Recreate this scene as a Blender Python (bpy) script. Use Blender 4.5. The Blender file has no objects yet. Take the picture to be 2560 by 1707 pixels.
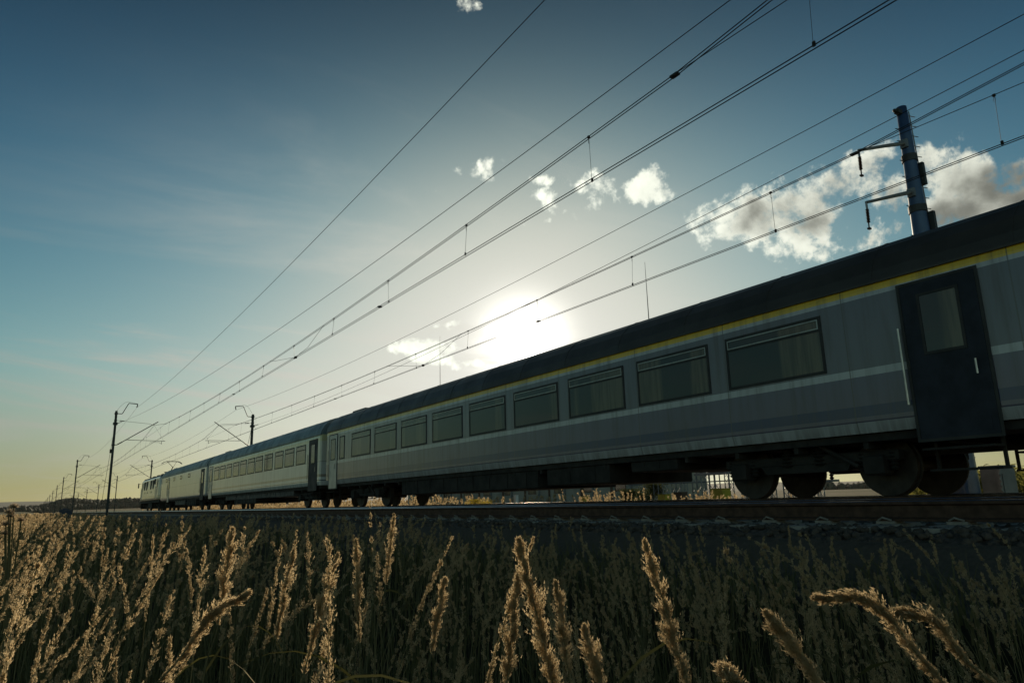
import bpy, math, random
import numpy as np
from mathutils import Vector, Matrix, Euler
R = math.radians
random.seed(7); rng = np.random.default_rng(11)
SC = bpy.context.scene
COL = SC.collection

# ------------------------------------------------------------------ camera
# world: X to the right across the tracks, Y along the tracks, Z up, rail head at z = 0
CAMZ = 0.10
YAW, PITCH, ROLL, FPX = 33.534, 12.570, -1.593, 1772.3
def cam_basis():
    y, p, r = R(YAW), R(PITCH), R(ROLL)
    f = np.array([math.sin(y)*math.cos(p), math.cos(y)*math.cos(p), math.sin(p)])
    rt = np.array([math.cos(y), -math.sin(y), 0.0]); up = np.cross(rt, f)
    return rt*math.cos(r)+up*math.sin(r), -rt*math.sin(r)+up*math.cos(r), f
CR, CU, CF = cam_basis()
cd = bpy.data.cameras.new('camera'); co = bpy.data.objects.new('camera', cd); COL.objects.link(co)
cd.sensor_width = 36.0; cd.lens = 36.0*FPX/2560.0; cd.clip_start = 0.02; cd.clip_end = 20000
co.matrix_world = Matrix(((CR[0], CU[0], -CF[0], 0), (CR[1], CU[1], -CF[1], 0), (CR[2], CU[2], -CF[2], CAMZ), (0, 0, 0, 1)))
SC.camera = co
def direction(px, py):
    v = CF*FPX + CR*(px-1280) - CU*(py-853.5)
    return v/np.linalg.norm(v)
def at(px, py, d):                      # the point at distance d seen there
    return direction(px, py)*d + np.array([0, 0, CAMZ])

# ------------------------------------------------------------------ light
SUN_AZ, SUN_EL = 34.5, 12.4
SUNV = (math.sin(R(SUN_AZ))*math.cos(R(SUN_EL)), math.cos(R(SUN_AZ))*math.cos(R(SUN_EL)), math.sin(R(SUN_EL)))
sd = bpy.data.lights.new('sun', 'SUN'); sd.energy = 4.4; sd.angle = R(0.53); sd.color = (1.0, 0.83, 0.60)
so = bpy.data.objects.new('sun', sd); COL.objects.link(so)
so.rotation_euler = Vector(SUNV).to_track_quat('Z', 'Y').to_euler(); so.location = (0, 0, 60)
SC.view_settings.view_transform = 'Standard'; SC.view_settings.look = 'None'
SC.view_settings.gamma = 1; SC.view_settings.exposure = -0.35

class N:                                # short hand for node trees
    def __init__(s, tree): s.t = tree; s.t.nodes.clear()
    def n(s, typ, **k):
        o = s.t.nodes.new(typ)
        for a, b in k.items(): setattr(o, a, b)
        return o
    def l(s, a, b): s.t.links.new(a, b)
    def put(s, sock, v):
        if isinstance(v, bpy.types.NodeSocket): s.l(v, sock)
        else: sock.default_value = v
    def m(s, op, a, b=0.0, c=None, clamp=False):
        o = s.n('ShaderNodeMath', operation=op, use_clamp=clamp); s.put(o.inputs[0], a); s.put(o.inputs[1], b)
        if c is not None: s.put(o.inputs[2], c)
        return o.outputs[0]
    def vm(s, op, a, b=(0, 0, 0)):
        o = s.n('ShaderNodeVectorMath', operation=op); s.put(o.inputs[0], a); s.put(o.inputs[1], b)
        return o.outputs['Value'] if op in ('DOT_PRODUCT', 'LENGTH') else o.outputs[0]
    def noise(s, vec, scale, detail=4, rough=0.55, dist=0.0):
        o = s.n('ShaderNodeTexNoise'); s.put(o.inputs['Vector'], vec); o.inputs['Scale'].default_value = scale
        o.inputs['Detail'].default_value = detail; o.inputs['Roughness'].default_value = rough; o.inputs['Distortion'].default_value = dist
        return o.outputs['Fac']
    def mix(s, f, a, b, mode='MIX'):
        o = s.n('ShaderNodeMix', data_type='RGBA', blend_type=mode); s.put(o.inputs[0], f); s.put(o.inputs[6], a); s.put(o.inputs[7], b)
        return o.outputs[2]
    def rng(s, v, a, b, c=0.0, d=1.0, smooth=True):
        o = s.n('ShaderNodeMapRange', interpolation_type='SMOOTHSTEP' if smooth else 'LINEAR')
        s.put(o.inputs[0], v); s.put(o.inputs[1], a); s.put(o.inputs[2], b); s.put(o.inputs[3], c); s.put(o.inputs[4], d)
        return o.outputs[0]
    def xyz(s, v):
        o = s.n('ShaderNodeSeparateXYZ'); s.l(v, o.inputs[0]); return o.outputs
    def comb(s, a, b, c):
        o = s.n('ShaderNodeCombineXYZ'); s.put(o.inputs[0], a); s.put(o.inputs[1], b); s.put(o.inputs[2], c); return o.outputs[0]

world = bpy.data.worlds.new('World'); SC.world = world; world.use_nodes = True
w = N(world.node_tree)
sky = w.n('ShaderNodeTexSky', sky_type='NISHITA'); sky.sun_disc = False
sky.sun_elevation = R(SUN_EL); sky.sun_rotation = R(SUN_AZ); sky.air_density = 1.0; sky.dust_density = 0.5; sky.ozone_density = 1.6
dirv = w.n('ShaderNodeTexCoord').outputs['Generated']
dx, dy, dz = w.xyz(dirv)
cosun = w.m('MAXIMUM', w.vm('DOT_PRODUCT', dirv, SUNV), 0.0)
az = w.m('MULTIPLY', w.m('ARCTAN2', dx, dy), 57.2958)
el = w.m('MULTIPLY', w.m('ARCSINE', dz), 57.2958)
K = 0.0785                              # sky units -> display at this exposure
sep = w.n('ShaderNodeSeparateColor'); w.l(sky.outputs[0], sep.inputs[0])
low = w.m('MULTIPLY', w.rng(el, 12.0, 0.0), w.rng(cosun, 0.98, 0.80))       # sky toned down near the horizon, away from the sun
att = w.m('SUBTRACT', 1.0, w.m('MULTIPLY', low, 0.42))
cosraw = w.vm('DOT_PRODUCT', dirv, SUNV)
back = w.rng(cosraw, 0.35, -0.5)  # added fill: sky opposite the sun lifted and warmed to brighten shaded sides
att = w.m('MULTIPLY', att, w.rng(el, 20.0, 46.0, 1.04, 0.44))             # upper sky toned down with height
chan = []
for i, tint in enumerate((0.90, 1.0, 0.86)):
    x = w.m('POWER', w.m('MULTIPLY', sep.outputs[i], K*tint), 2.2)
    x = w.m('DIVIDE', w.m('MULTIPLY', x, 4.8/K), w.m('ADD', 1.0, w.m('MULTIPLY', x, 6.3)))
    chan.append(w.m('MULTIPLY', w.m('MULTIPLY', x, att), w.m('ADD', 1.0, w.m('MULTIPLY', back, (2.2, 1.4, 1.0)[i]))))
cmb = w.n('ShaderNodeCombineColor')
for i in range(3): w.l(chan[i], cmb.inputs[i])
skyc = cmb.outputs[0]
# thin high cloud: a flat layer seen in perspective
inv = w.m('DIVIDE', 1.0, w.m('ADD', w.m('MAXIMUM', dz, 0.0), 0.10))
pl = w.comb(w.m('MULTIPLY', dx, inv), w.m('MULTIPLY', dy, inv), 0.3)
mp = w.n('ShaderNodeMapping'); w.l(pl, mp.inputs[0]); mp.inputs['Rotation'].default_value = (0, 0, R(-28)); mp.inputs['Scale'].default_value = (1.0, 2.3, 1)
n1 = w.noise(mp.outputs[0], 0.75, 7, 0.62, 0.6)
n2 = w.noise(pl, 0.35, 3, 0.5)
cir = w.m('MULTIPLY', w.rng(n1, 0.46, 0.78), w.rng(n2, 0.38, 0.62))
cir = w.m('MULTIPLY', cir, w.m('MULTIPLY', w.rng(el, 36.0, 10.0, 0.35, 1.0), w.rng(az, 2.0, 22.0, 0.45, 1.0)))
# aureole round the sun: forward scattering in the thin cloud
a1 = w.m('POWER', cosun, 9.0); a2 = w.m('POWER', cosun, 70.0); a3 = w.m('POWER', cosun, 850.0); a4 = w.m('POWER', cosun, 5000.0)
aur = w.m('ADD', w.m('ADD', w.m('MULTIPLY', a1, 0.2), w.m('MULTIPLY', a2, 1.0)), w.m('ADD', w.m('MULTIPLY', a3, 26.0), w.m('MULTIPLY', a4, 160.0)))
aurc = w.vm('SCALE', (1.0, 0.94, 0.84)); aurc.node.inputs['Scale'].default_value = 1.0; w.l(aur, aurc.node.inputs['Scale'])
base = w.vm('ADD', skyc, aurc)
cirb = w.m('ADD', 3.6, w.m('MULTIPLY', w.m('POWER', cosun, 6.0), 6.0))
circ = w.vm('SCALE', (1.0, 0.97, 0.86)); w.l(cirb, circ.node.inputs['Scale'])
base = w.mix(w.m('MULTIPLY', cir, 0.68), base, circ)
stv = w.comb(w.m('MULTIPLY', az, 0.055), w.m('MULTIPLY', w.m('ADD', el, w.m('MULTIPLY', az, 0.10)), 0.42), 2.0)   # long low streaks
st = w.m('MULTIPLY', w.rng(w.noise(stv, 1.0, 6, 0.6, 0.8), 0.48, 0.74), w.m('MULTIPLY', w.rng(el, 17.0, 9.0), w.rng(el, 0.0, 2.5)))
base = w.mix(w.m('MULTIPLY', st, 0.8), base, circ)
# fair-weather cumulus: heaps standing low in the sky, placed by bearing and elevation
warp = w.vm('ADD', dirv, (3.1, 1.7, 0.4))
nb = w.noise(warp, 9.0, 9, 0.60, 0.25); nf = w.noise(warp, 40.0, 5, 0.6)
heaps = [(57.5, 20.8, 5.8, 2.7), (54.2, 20.6, 4.9, 2.1), (61.2, 22.2, 3.9, 1.7), (63.5, 22.8, 2.5, 0.9), (64.2, 20.9, 2.2, 1.6), (63.8, 18.2, 2.4, 1.1), (67.1, 18.3, 2.7, 1.7), (69.7, 19.3, 3.4, 1.7), (67.9, 20.3, 2.3, 1.2), (72.0, 18.5, 3.2, 2.4),
         (56.3, 18.2, 3.1, 0.6), (33.4, 26.3, 2.0, 0.7), (36.5, 25.3, 0.9, 0.5), (38.0, 23.1, 2.5, 0.85), (41.1, 24.1, 2.0, 1.0), (45.5, 23.8, 1.6, 0.9), (36.3, 23.3, 1.0, 0.6),
         (26.3, 12.1, 2.4, 0.5), (27.9, 11.2, 2.0, 0.4), (30.2, 13.8, 1.7, 0.4), (58.3, 18.0, 1.1, 0.4), (29.8, 38.2, 1.6, 0.5)]
wob = w.n('ShaderNodeTexNoise'); w.l(warp, wob.inputs['Vector']); wob.inputs['Scale'].default_value = 17.0; wob.inputs['Detail'].default_value = 4
wr, wg_, wb_ = w.xyz(wob.outputs['Color'])
azw = w.m('ADD', az, w.m('MULTIPLY', w.m('SUBTRACT', wr, 0.5), 4.5)); elw = w.m('ADD', el, w.m('MULTIPLY', w.m('SUBTRACT', wg_, 0.5), 2.4))
msk = None; big = None
for (a0, e0, ra, re) in heaps:
    u = w.m('DIVIDE', w.m('SUBTRACT', azw, a0), ra*1.25); v = w.m('DIVIDE', w.m('SUBTRACT', elw, e0), re*1.25)
    q = w.m('MULTIPLY', w.m('SUBTRACT', 1.0, w.m('ADD', w.m('MULTIPLY', u, u), w.m('MULTIPLY', v, v))), 1.0 if re > 1.3 else 0.50)
    if re > 1.0: big = q if big is None else w.m('SMOOTH_MAX', big, q, 0.25)
    msk = q if msk is None else w.m('SMOOTH_MAX', msk, q, 0.25)
dens = w.m('ADD', w.m('MULTIPLY', w.m('MAXIMUM', msk, -1.5), 0.42), w.m('ADD', w.m('MULTIPLY', w.m('SUBTRACT', nb, 0.5), 2.8), w.m('MULTIPLY', w.m('SUBTRACT', nf, 0.5), 1.05)))
cov = w.rng(dens, 0.0, 0.34)
nlow = w.noise(warp, 6.5, 3, 0.5)
thick = w.rng(w.m('ADD', w.m('MULTIPLY', w.m('MAXIMUM', big, -1.5), 0.40), w.m('ADD', w.m('MULTIPLY', w.m('SUBTRACT', nlow, 0.5), 1.7), w.m('MULTIPLY', w.m('SUBTRACT', nb, 0.5), 0.7))), 0.06, 0.52)
lit = w.m('ADD', 8.2, w.m('MULTIPLY', w.m('POWER', cosun, 12.0), 6.5))
shade = w.rng(thick, 0.0, 1.0, 1.05, 0.27)
cumb = w.m('MULTIPLY', lit, w.m('MULTIPLY', shade, w.rng(nf, 0.2, 0.8, 0.85, 1.12)))
cumc = w.vm('SCALE', (0.97, 1.0, 0.86)); w.l(cumb, cumc.node.inputs['Scale'])
base = w.mix(cov, base, cumc)
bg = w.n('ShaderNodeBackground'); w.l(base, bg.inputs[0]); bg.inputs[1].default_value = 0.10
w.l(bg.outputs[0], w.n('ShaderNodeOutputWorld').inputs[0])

# ------------------------------------------------------------------ materials
def mat(name, col, rough=0.6, metal=0.0, var=0.25, scale=3.0, bump=0.0, bscale=30.0, spec=0.5, coat=0.0, col2=None):
    m = bpy.data.materials.new(name); m.use_nodes = True; t = N(m.node_tree)
    p = t.n('ShaderNodeBsdfPrincipled'); o = t.n('ShaderNodeOutputMaterial'); t.l(p.outputs[0], o.inputs[0])
    tc = t.n('ShaderNodeTexCoord').outputs['Object']
    nz = t.noise(tc, scale, 5, 0.6)
    c2 = col2 or tuple(c*(1-var) for c in col)
    t.l(t.mix(t.rng(nz, 0.3, 0.7), (*col, 1), (*c2, 1)), p.inputs['Base Color'])
    t.l(t.rng(nz, 0.2, 0.8, rough*0.85, min(1, rough*1.15)), p.inputs['Roughness'])
    p.inputs['Metallic'].default_value = metal; p.inputs['Specular IOR Level'].default_value = spec; p.inputs['Coat Weight'].default_value = coat
    if bump:
        b = t.n('ShaderNodeBump'); b.inputs['Strength'].default_value = bump; b.inputs['Distance'].default_value = 0.02
        t.l(t.noise(tc, bscale, 4, 0.6), b.inputs['Height']); t.l(b.outputs[0], p.inputs['Normal'])
    return m
def bands(name, stops, rough=0.30, dirt=0.30, coat=0.9):
    """paint laid in level bands up the side: stops = [(z from, colour), ...]"""
    m = bpy.data.materials.new(name); m.use_nodes = True; t = N(m.node_tree)
    p = t.n('ShaderNodeBsdfPrincipled'); o = t.n('ShaderNodeOutputMaterial'); t.l(p.outputs[0], o.inputs[0])
    tc = t.n('ShaderNodeTexCoord').outputs['Object']; z = t.xyz(tc)[2]
    col = (*stops[0][1], 1)
    for zz, c in stops[1:]:
        col = t.mix(t.m('GREATER_THAN', z, zz), col, (*c, 1))
    st = t.n('ShaderNodeMapping'); t.l(tc, st.inputs[0]); st.inputs['Scale'].default_value = (1, 5.0, 0.35)
    d1 = t.noise(st.outputs[0], 1.6, 6, 0.65); d2 = t.noise(tc, 0.6, 4, 0.6)
    g = t.m('MULTIPLY', t.rng(d1, 0.42, 0.75), dirt)
    g = t.m('ADD', g, t.m('MULTIPLY', t.rng(d2, 0.45, 0.7), dirt*0.4), clamp=True)
    fr = t.m('ABSOLUTE', t.m('SUBTRACT', t.m('FRACT', t.m('MULTIPLY', t.xyz(tc)[1], 0.4292)), 0.5))      # panel joints
    g = t.m('MAXIMUM', g, t.m('MULTIPLY', t.m('LESS_THAN', fr, 0.004), 0.7))
    g = t.m('MAXIMUM', g, t.m('MULTIPLY', t.rng(z, 1.35, 0.85), t.rng(d1, 0.35, 0.6, 0.15, 0.6)))          # brake dust low on the side
    col = t.mix(g, col, (0.09, 0.075, 0.055, 1))
    t.l(col, p.inputs['Base Color'])
    t.l(t.rng(d1, 0.3, 0.8, rough, min(1, rough+0.3)), p.inputs['Roughness']); p.inputs['Coat Weight'].default_value = coat; p.inputs['Coat Roughness'].default_value = 0.16
    b = t.n('ShaderNodeBump'); b.inputs['Strength'].default_value = 0.35; b.inputs['Distance'].default_value = 0.02
    wv = t.n('ShaderNodeMapping'); t.l(tc, wv.inputs[0]); wv.inputs['Scale'].default_value = (1, 1.0, 0.5)
    t.l(t.noise(wv.outputs[0], 1.7, 2, 0.4), b.inputs['Height']); t.l(b.outputs[0], p.inputs['Normal'])
    return m
def leafy(name, col, col2, trans=0.5, scale=6.0, rough=0.6, tint=None):
    m = bpy.data.materials.new(name); m.use_nodes = True; t = N(m.node_tree)
    tc = t.n('ShaderNodeTexCoord').outputs['Object']
    c = t.mix(t.rng(t.noise(tc, scale, 3, 0.6), 0.3, 0.7), (*col, 1), (*col2, 1))
    d = t.n('ShaderNodeBsdfDiffuse'); t.l(c, d.inputs[0])
    r = t.n('ShaderNodeBsdfTranslucent')
    if tint: t.l(t.mix(0.6, c, (*tint, 1)), r.inputs[0])
    else: t.l(c, r.inputs[0])
    mx = t.n('ShaderNodeMixShader'); mx.inputs[0].default_value = trans; t.l(d.outputs[0], mx.inputs[1]); t.l(r.outputs[0], mx.inputs[2])
    g = t.n('ShaderNodeBsdfGlossy'); g.inputs['Roughness'].default_value = rough; g.inputs[0].default_value = (0.6, 0.55, 0.4, 1)
    m2 = t.n('ShaderNodeMixShader'); m2.inputs[0].default_value = 0.06; t.l(mx.outputs[0], m2.inputs[1]); t.l(g.outputs[0], m2.inputs[2])
    t.l(m2.outputs[0], t.n('ShaderNodeOutputMaterial').inputs[0])
    return m
def curtained():
    m = bpy.data.materials.new('coach_window_glass'); m.use_nodes = True; t = N(m.node_tree)
    p = t.n('ShaderNodeBsdfPrincipled'); t.l(p.outputs[0], t.n('ShaderNodeOutputMaterial').inputs[0])
    tc = t.n('ShaderNodeTexCoord').outputs['Object']; mp_ = t.n('ShaderNodeMapping'); t.l(tc, mp_.inputs[0]); mp_.inputs['Scale'].default_value = (0.2, 1.0, 0.05)
    a = t.rng(t.noise(mp_.outputs[0], 1.1, 2, 0.4), 0.50, 0.56); f = t.noise(mp_.outputs[0], 14.0, 3, 0.6)
    cur = t.mix(t.rng(f, 0.35, 0.65), (0.13, 0.105, 0.065, 1), (0.065, 0.053, 0.033, 1))
    t.l(t.mix(a, (0.022, 0.022, 0.02, 1), cur), p.inputs['Base Color']); p.inputs['Roughness'].default_value = 0.5
    p.inputs['Coat Weight'].default_value = 1.0; p.inputs['Coat Roughness'].default_value = 0.05; p.inputs['Specular IOR Level'].default_value = 0.3
    b = t.n('ShaderNodeBump'); b.inputs['Strength'].default_value = 0.25; b.inputs['Distance'].default_value = 0.01
    t.l(t.noise(tc, 1.3, 2, 0.4), b.inputs['Height']); t.l(b.outputs[0], p.inputs['Coat Normal'])
    return m
GREY = (0.42, 0.43, 0.43); NAVY = (0.02, 0.045, 0.13); YEL = (0.80, 0.52, 0.03); LIGHT = (0.72, 0.74, 0.72)
MIDL = (0.47, 0.48, 0.50)
M = dict(
    coach_a=bands('coach_paint_navy_line', [(0, (0.05, 0.05, 0.05)), (0.60, NAVY), (0.92, MIDL), (1.08, (0.115, 0.107, 0.165)), (1.16, (0.012, 0.03, 0.11)), (1.32, (0.115, 0.107, 0.165)), (1.76, MIDL), (1.87, (0.14, 0.14, 0.17)), (2.94, MIDL), (3.005, YEL), (3.14, (0.10, 0.11, 0.12))], dirt=0.5),
    coach_b=bands('coach_paint_cream_band', [(0, (0.05, 0.05, 0.05)), (0.95, LIGHT), (1.14, (0.05, 0.07, 0.12)), (1.18, LIGHT), (1.30, (0.33, 0.29, 0.24)), (1.42, (0.62, 0.63, 0.60)), (1.95, (0.12, 0.12, 0.12)), (1.97, (0.60, 0.59, 0.52)), (2.86, (0.58, 0.57, 0.32)), (3.14, (0.13, 0.18, 0.20))]),
    coach_c=bands('mail_car_paint', [(0, (0.08, 0.08, 0.08)), (1.02, (0.46, 0.45, 0.49)), (1.20, (0.66, 0.64, 0.57)), (2.02, (0.14, 0.14, 0.13)), (2.04, (0.66, 0.64, 0.57)), (3.1, (0.25, 0.31, 0.32))]),
    loco=bands('locomotive_paint', [(0, (0.03, 0.03, 0.03)), (1.15, (0.46, 0.42, 0.33)), (1.5, (0.08, 0.08, 0.08)), (1.53, (0.62, 0.60, 0.54)), (3.3, (0.05, 0.05, 0.05))], dirt=0.3),
    roof=mat('sooty_roof_paint', (0.055, 0.05, 0.045), 0.5, var=0.45, scale=1.2, bump=0.15, bscale=6),
    roof_b=mat('blue_grey_roof_paint', (0.13, 0.18, 0.20), 0.45, var=0.5, scale=1.2, bump=0.15, bscale=6),
    roof_k=mat('black_roof_paint', (0.02, 0.02, 0.02), 0.6),
    glass=curtained(),
    frame=mat('window_rubber', (0.03, 0.03, 0.03), 0.6), alu=mat('window_aluminium', (0.4, 0.4, 0.38), 0.35, 0.8),
    navy=mat('navy_door_paint', (0.012, 0.018, 0.036), 0.55, spec=0.4, var=0.5), pale=mat('pale_door_paint', (0.5, 0.51, 0.49), 0.35, coat=0.2),
    under=mat('sooty_underframe', (0.022, 0.019, 0.016), 0.8, var=0.5, bump=0.4, bscale=12), underg=mat('grey_underfloor_skirt', (0.07, 0.075, 0.08), 0.6, var=0.5),
    wheel=mat('wheel_steel', (0.045, 0.035, 0.028), 0.6, 0.3, var=0.5, scale=6), bell=mat('gangway_rubber', (0.02, 0.02, 0.02), 0.7),
    railtop=mat('polished_rail_head', (0.55, 0.54, 0.52), 0.16, 1.0, var=0.2), railside=mat('rusty_rail_web', (0.085, 0.045, 0.028), 0.75, 0.2, var=0.5, scale=12),
    sleeper=mat('weathered_concrete', (0.30, 0.28, 0.25), 0.85, var=0.4, scale=5, bump=0.5, bscale=60),
    stone=mat('ballast_granite', (0.095, 0.075, 0.06), 0.9, var=0.6, scale=14, bump=0.8, bscale=40),
    steel=mat('weathered_mast_steel', (0.045, 0.05, 0.05), 0.6, 0.3, var=0.4, bump=0.2), wire=mat('dark_copper_wire', (0.035, 0.03, 0.026), 0.55, 0.6),
    insul=mat('brown_porcelain', (0.05, 0.025, 0.015), 0.25), galv=mat('galvanised_steel', (0.25, 0.26, 0.27), 0.5, 0.6),
    bluemast=mat('blue_mast_paint', (0.035, 0.075, 0.17), 0.4, var=0.3, coat=0.2), bluebox=mat('dark_blue_cabinet_paint', (0.02, 0.03, 0.06), 0.5),
    yellow=mat('yellow_box_paint', (0.55, 0.42, 0.03), 0.5), white=mat('white_enamel', (0.75, 0.74, 0.7), 0.4),
    concrete=mat('panel_wall_render', (0.34, 0.31, 0.26), 0.85, var=0.25, scale=0.5, bump=0.2), brown=mat('brown_cladding', (0.12, 0.075, 0.05), 0.7),
    cabinet=mat('grey_cabinet_sheet', (0.20, 0.21, 0.22), 0.5, 0.2),
    plume=leafy('dry_reed_plume', (0.33, 0.26, 0.165), (0.17, 0.12, 0.07), 0.78, 40.0, tint=(0.95, 0.75, 0.44)),
    stem=leafy('dry_reed_stem', (0.19, 0.15, 0.07), (0.09, 0.085, 0.035), 0.35, 5.0),
    blade=leafy('reed_blade', (0.055, 0.060, 0.022), (0.10, 0.08, 0.035), 0.45, 2.0, tint=(0.13, 0.13, 0.035)),
    corn=leafy('corn_leaf', (0.09, 0.11, 0.03), (0.17, 0.15, 0.05), 0.5, 1.0, tint=(0.3, 0.28, 0.06)),
    bush=leafy('bush_leaf', (0.05, 0.07, 0.02), (0.09, 0.09, 0.03), 0.4, 2.0), golden=leafy('goldenrod_flower', (0.60, 0.44, 0.03), (0.45, 0.36, 0.05), 0.5, 8.0),
    bark=mat('bark', (0.08, 0.06, 0.045), 0.9), wood=mat('far_wood_canopy', (0.055, 0.062, 0.04), 0.9, var=0.3, scale=0.08),
    seed=leafy('thistle_down', (0.6, 0.5, 0.36), (0.4, 0.3, 0.2), 0.6),
)

# ------------------------------------------------------------------ mesh helpers
class MB:
    def __init__(s): s.v = []; s.f = []; s.mi = []; s.cur = 0
    def add(s, vs, fs):
        o = len(s.v); s.v += [tuple(p) for p in vs]; s.f += [tuple(i+o for i in f) for f in fs]; s.mi += [s.cur]*len(fs); return s
    def box(s, x0, x1, y0, y1, z0, z1, bev=0.0):
        if bev <= 0:
            return s.add([(x0, y0, z0), (x1, y0, z0), (x1, y1, z0), (x0, y1, z0), (x0, y0, z1), (x1, y0, z1), (x1, y1, z1), (x0, y1, z1)],
                         [(0, 3, 2, 1), (4, 5, 6, 7), (0, 1, 5, 4), (1, 2, 6, 5), (2, 3, 7, 6), (3, 0, 4, 7)])
        b = bev; rings = []
        for z, i in ((z0, b), (z0+b, 0), (z1-b, 0), (z1, b)):
            rings.append([(x0+i+(b if 0 else 0), y0+i, z), (x1-i, y0+i, z), (x1-i, y1-i, z), (x0+i, y1-i, z)])
        return s.loft(rings)
    def loft(s, rings, cap=True, closed=True):
        n = len(rings[0]); vs = [p for r in rings for p in r]; fs = []
        for k in range(len(rings)-1):
            for i in range(n if closed else n-1):
                j = (i+1) % n; fs.append((k*n+i, k*n+j, (k+1)*n+j, (k+1)*n+i))
        if cap: fs += [tuple(range(n))[::-1], tuple((len(rings)-1)*n+i for i in range(n))]
        return s.add(vs, fs)
    def tube(s, pts, rad, n=8, cap=True):
        pts = [Vector(p) for p in pts]; rads = rad if isinstance(rad, (list, tuple)) else [rad]*len(pts); rings = []
        for i, p in enumerate(pts):
            d = (pts[min(i+1, len(pts)-1)]-pts[max(i-1, 0)]).normalized()
            a = d.cross(Vector((0, 0, 1)));  a = a if a.length > 1e-3 else d.cross(Vector((0, 1, 0)))
            a.normalize(); b = d.cross(a)
            rings.append([p+(a*math.cos(t)+b*math.sin(t))*rads[i] for t in [2*math.pi*k/n for k in range(n)]])
        return s.loft(rings, cap)
    def disc(s, c, r, x0, x1, n=24):    # wheel-like: axis along X
        s.loft([[(x, c[0]+r*math.cos(2*math.pi*k/n), c[1]+r*math.sin(2*math.pi*k/n)) for k in range(n)] for x in (x0, x1)]); return s
    def sheds(s, a, b, r, k=5, n=10):   # ribbed insulator from a to b
        a, b = Vector(a), Vector(b); pts = []; rs = []
        for i in range(k*2+1):
            pts.append(a.lerp(b, i/(k*2))); rs.append(r if i % 2 else r*0.5)
        return s.tube(pts, rs, n)
    def build(s, name, mats, parent=None, smooth=False, loc=None):
        me = bpy.data.meshes.new(name); me.from_pydata(s.v, [], s.f)
        for m in (mats if isinstance(mats, list) else [mats]): me.materials.append(m)
        me.polygons.foreach_set('material_index', s.mi)
        if smooth: me.polygons.foreach_set('use_smooth', [True]*len(s.f))
        me.update(); o = bpy.data.objects.new(name, me); COL.objects.link(o)
        if parent: o.parent = parent
        if loc: o.location = loc
        return o
def tag(o, label=None, cat=None, group=None, kind=None):
    if label: o['label'] = label
    if cat: o['category'] = cat
    if group: o['group'] = group
    if kind: o['kind'] = kind
    return o
def thing(name, label, cat, loc=(0, 0, 0), rz=0.0, group=None):
    o = bpy.data.objects.new(name, None); COL.objects.link(o); o.location = loc; o.rotation_euler = (0, 0, rz); o.empty_display_size = 0.3
    return tag(o, label, cat, group)
def copy_tree(o, parent=None):
    c = o.copy(); COL.objects.link(c)
    if parent: c.parent = parent
    for ch in [x for x in bpy.data.objects if x.parent == o]: copy_tree(ch, c)
    return c
def nmesh(name, verts, faces, mats, mi=None, parent=None, smooth=False):
    """numpy mesh: verts (n,3), faces (m,k)"""
    me = bpy.data.meshes.new(name); k = faces.shape[1]
    me.vertices.add(len(verts)); me.vertices.foreach_set('co', np.ascontiguousarray(verts, dtype=np.float32).ravel())
    me.loops.add(faces.size); me.loops.foreach_set('vertex_index', faces.astype(np.int32).ravel())
    me.polygons.add(len(faces)); me.polygons.foreach_set('loop_start', np.arange(len(faces), dtype=np.int32)*k)
    for m in (mats if isinstance(mats, list) else [mats]): me.materials.append(m)
    if mi is not None: me.polygons.foreach_set('material_index', mi.astype(np.int32))
    if smooth: me.polygons.foreach_set('use_smooth', np.ones(len(faces), bool))
    me.update(calc_edges=True); o = bpy.data.objects.new(name, me); COL.objects.link(o)
    if parent: o.parent = parent
    return o

# ------------------------------------------------------------------ ground
C1, C2 = 7.10, 11.60                    # track centre lines
XP, XQ = 4.45, 14.25                    # mast rows
def hground(x, y):
    x = np.asarray(x, float); y = np.asarray(y, float)
    prof = np.interp(x, [-6000, -40, 0, 1.9, 3.6, 4.9, 5.4, 13.3, 14.0, 15.5, 22, 6000], [-1.5, -1.5, -1.38, -1.34, -0.62, -0.60, -0.30, -0.30, -0.62, -0.75, -1.1, -1.1])
    r = np.hypot(x, y)
    far = np.maximum(0, np.minimum(r, 1500)-110)*0.0042
    emb = np.exp(-(((x-9)/12)**2))
    n = 0.05*np.sin(x*0.9+1.3)*np.sin(y*0.7)+0.25*np.sin(x*0.021+2)*np.sin(y*0.017+1)*(r > 40)
    flat = (x > 3.4) & (x < 14.5)
    return prof + far*(1-emb) + np.where(flat, 0, n)
def grid_axis(neg, pos, d0, k):
    a = [0.0]; s = d0
    while a[-1] < pos: a.append(a[-1]+s); s *= k
    b = [0.0]; s = d0
    while b[-1] > neg: b.append(b[-1]-s); s *= k
    return np.array(sorted(set(b+a)))
gx = np.unique(np.concatenate([grid_axis(-7000, 7000, 0.9, 1.085), np.array([1.9, 3.6, 4.9, 5.4, 13.3, 14.0, 15.5])]))
gy = grid_axis(-7000, 7000, 0.9, 1.07)
GX, GY = np.meshgrid(gx, gy); GZ = hground(GX, GY)
nv = GX.size; cols = len(gx); idx = np.arange(nv).reshape(GX.shape)
fc = np.stack([idx[:-1, :-1], idx[:-1, 1:], idx[1:, 1:], idx[1:, :-1]], -1).reshape(-1, 4)
m = bpy.data.materials.new('dry_grassland'); m.use_nodes = True; t = N(m.node_tree)
p = t.n('ShaderNodeBsdfPrincipled'); t.l(p.outputs[0], t.n('ShaderNodeOutputMaterial').inputs[0])
tc = t.n('ShaderNodeTexCoord').outputs['Object']; gxs, gys, gzs = t.xyz(tc)
near = t.mix(t.rng(t.noise(tc, 1.4, 6, 0.7), 0.35, 0.65), (0.040, 0.032, 0.016, 1), (0.018, 0.018, 0.008, 1))
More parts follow.
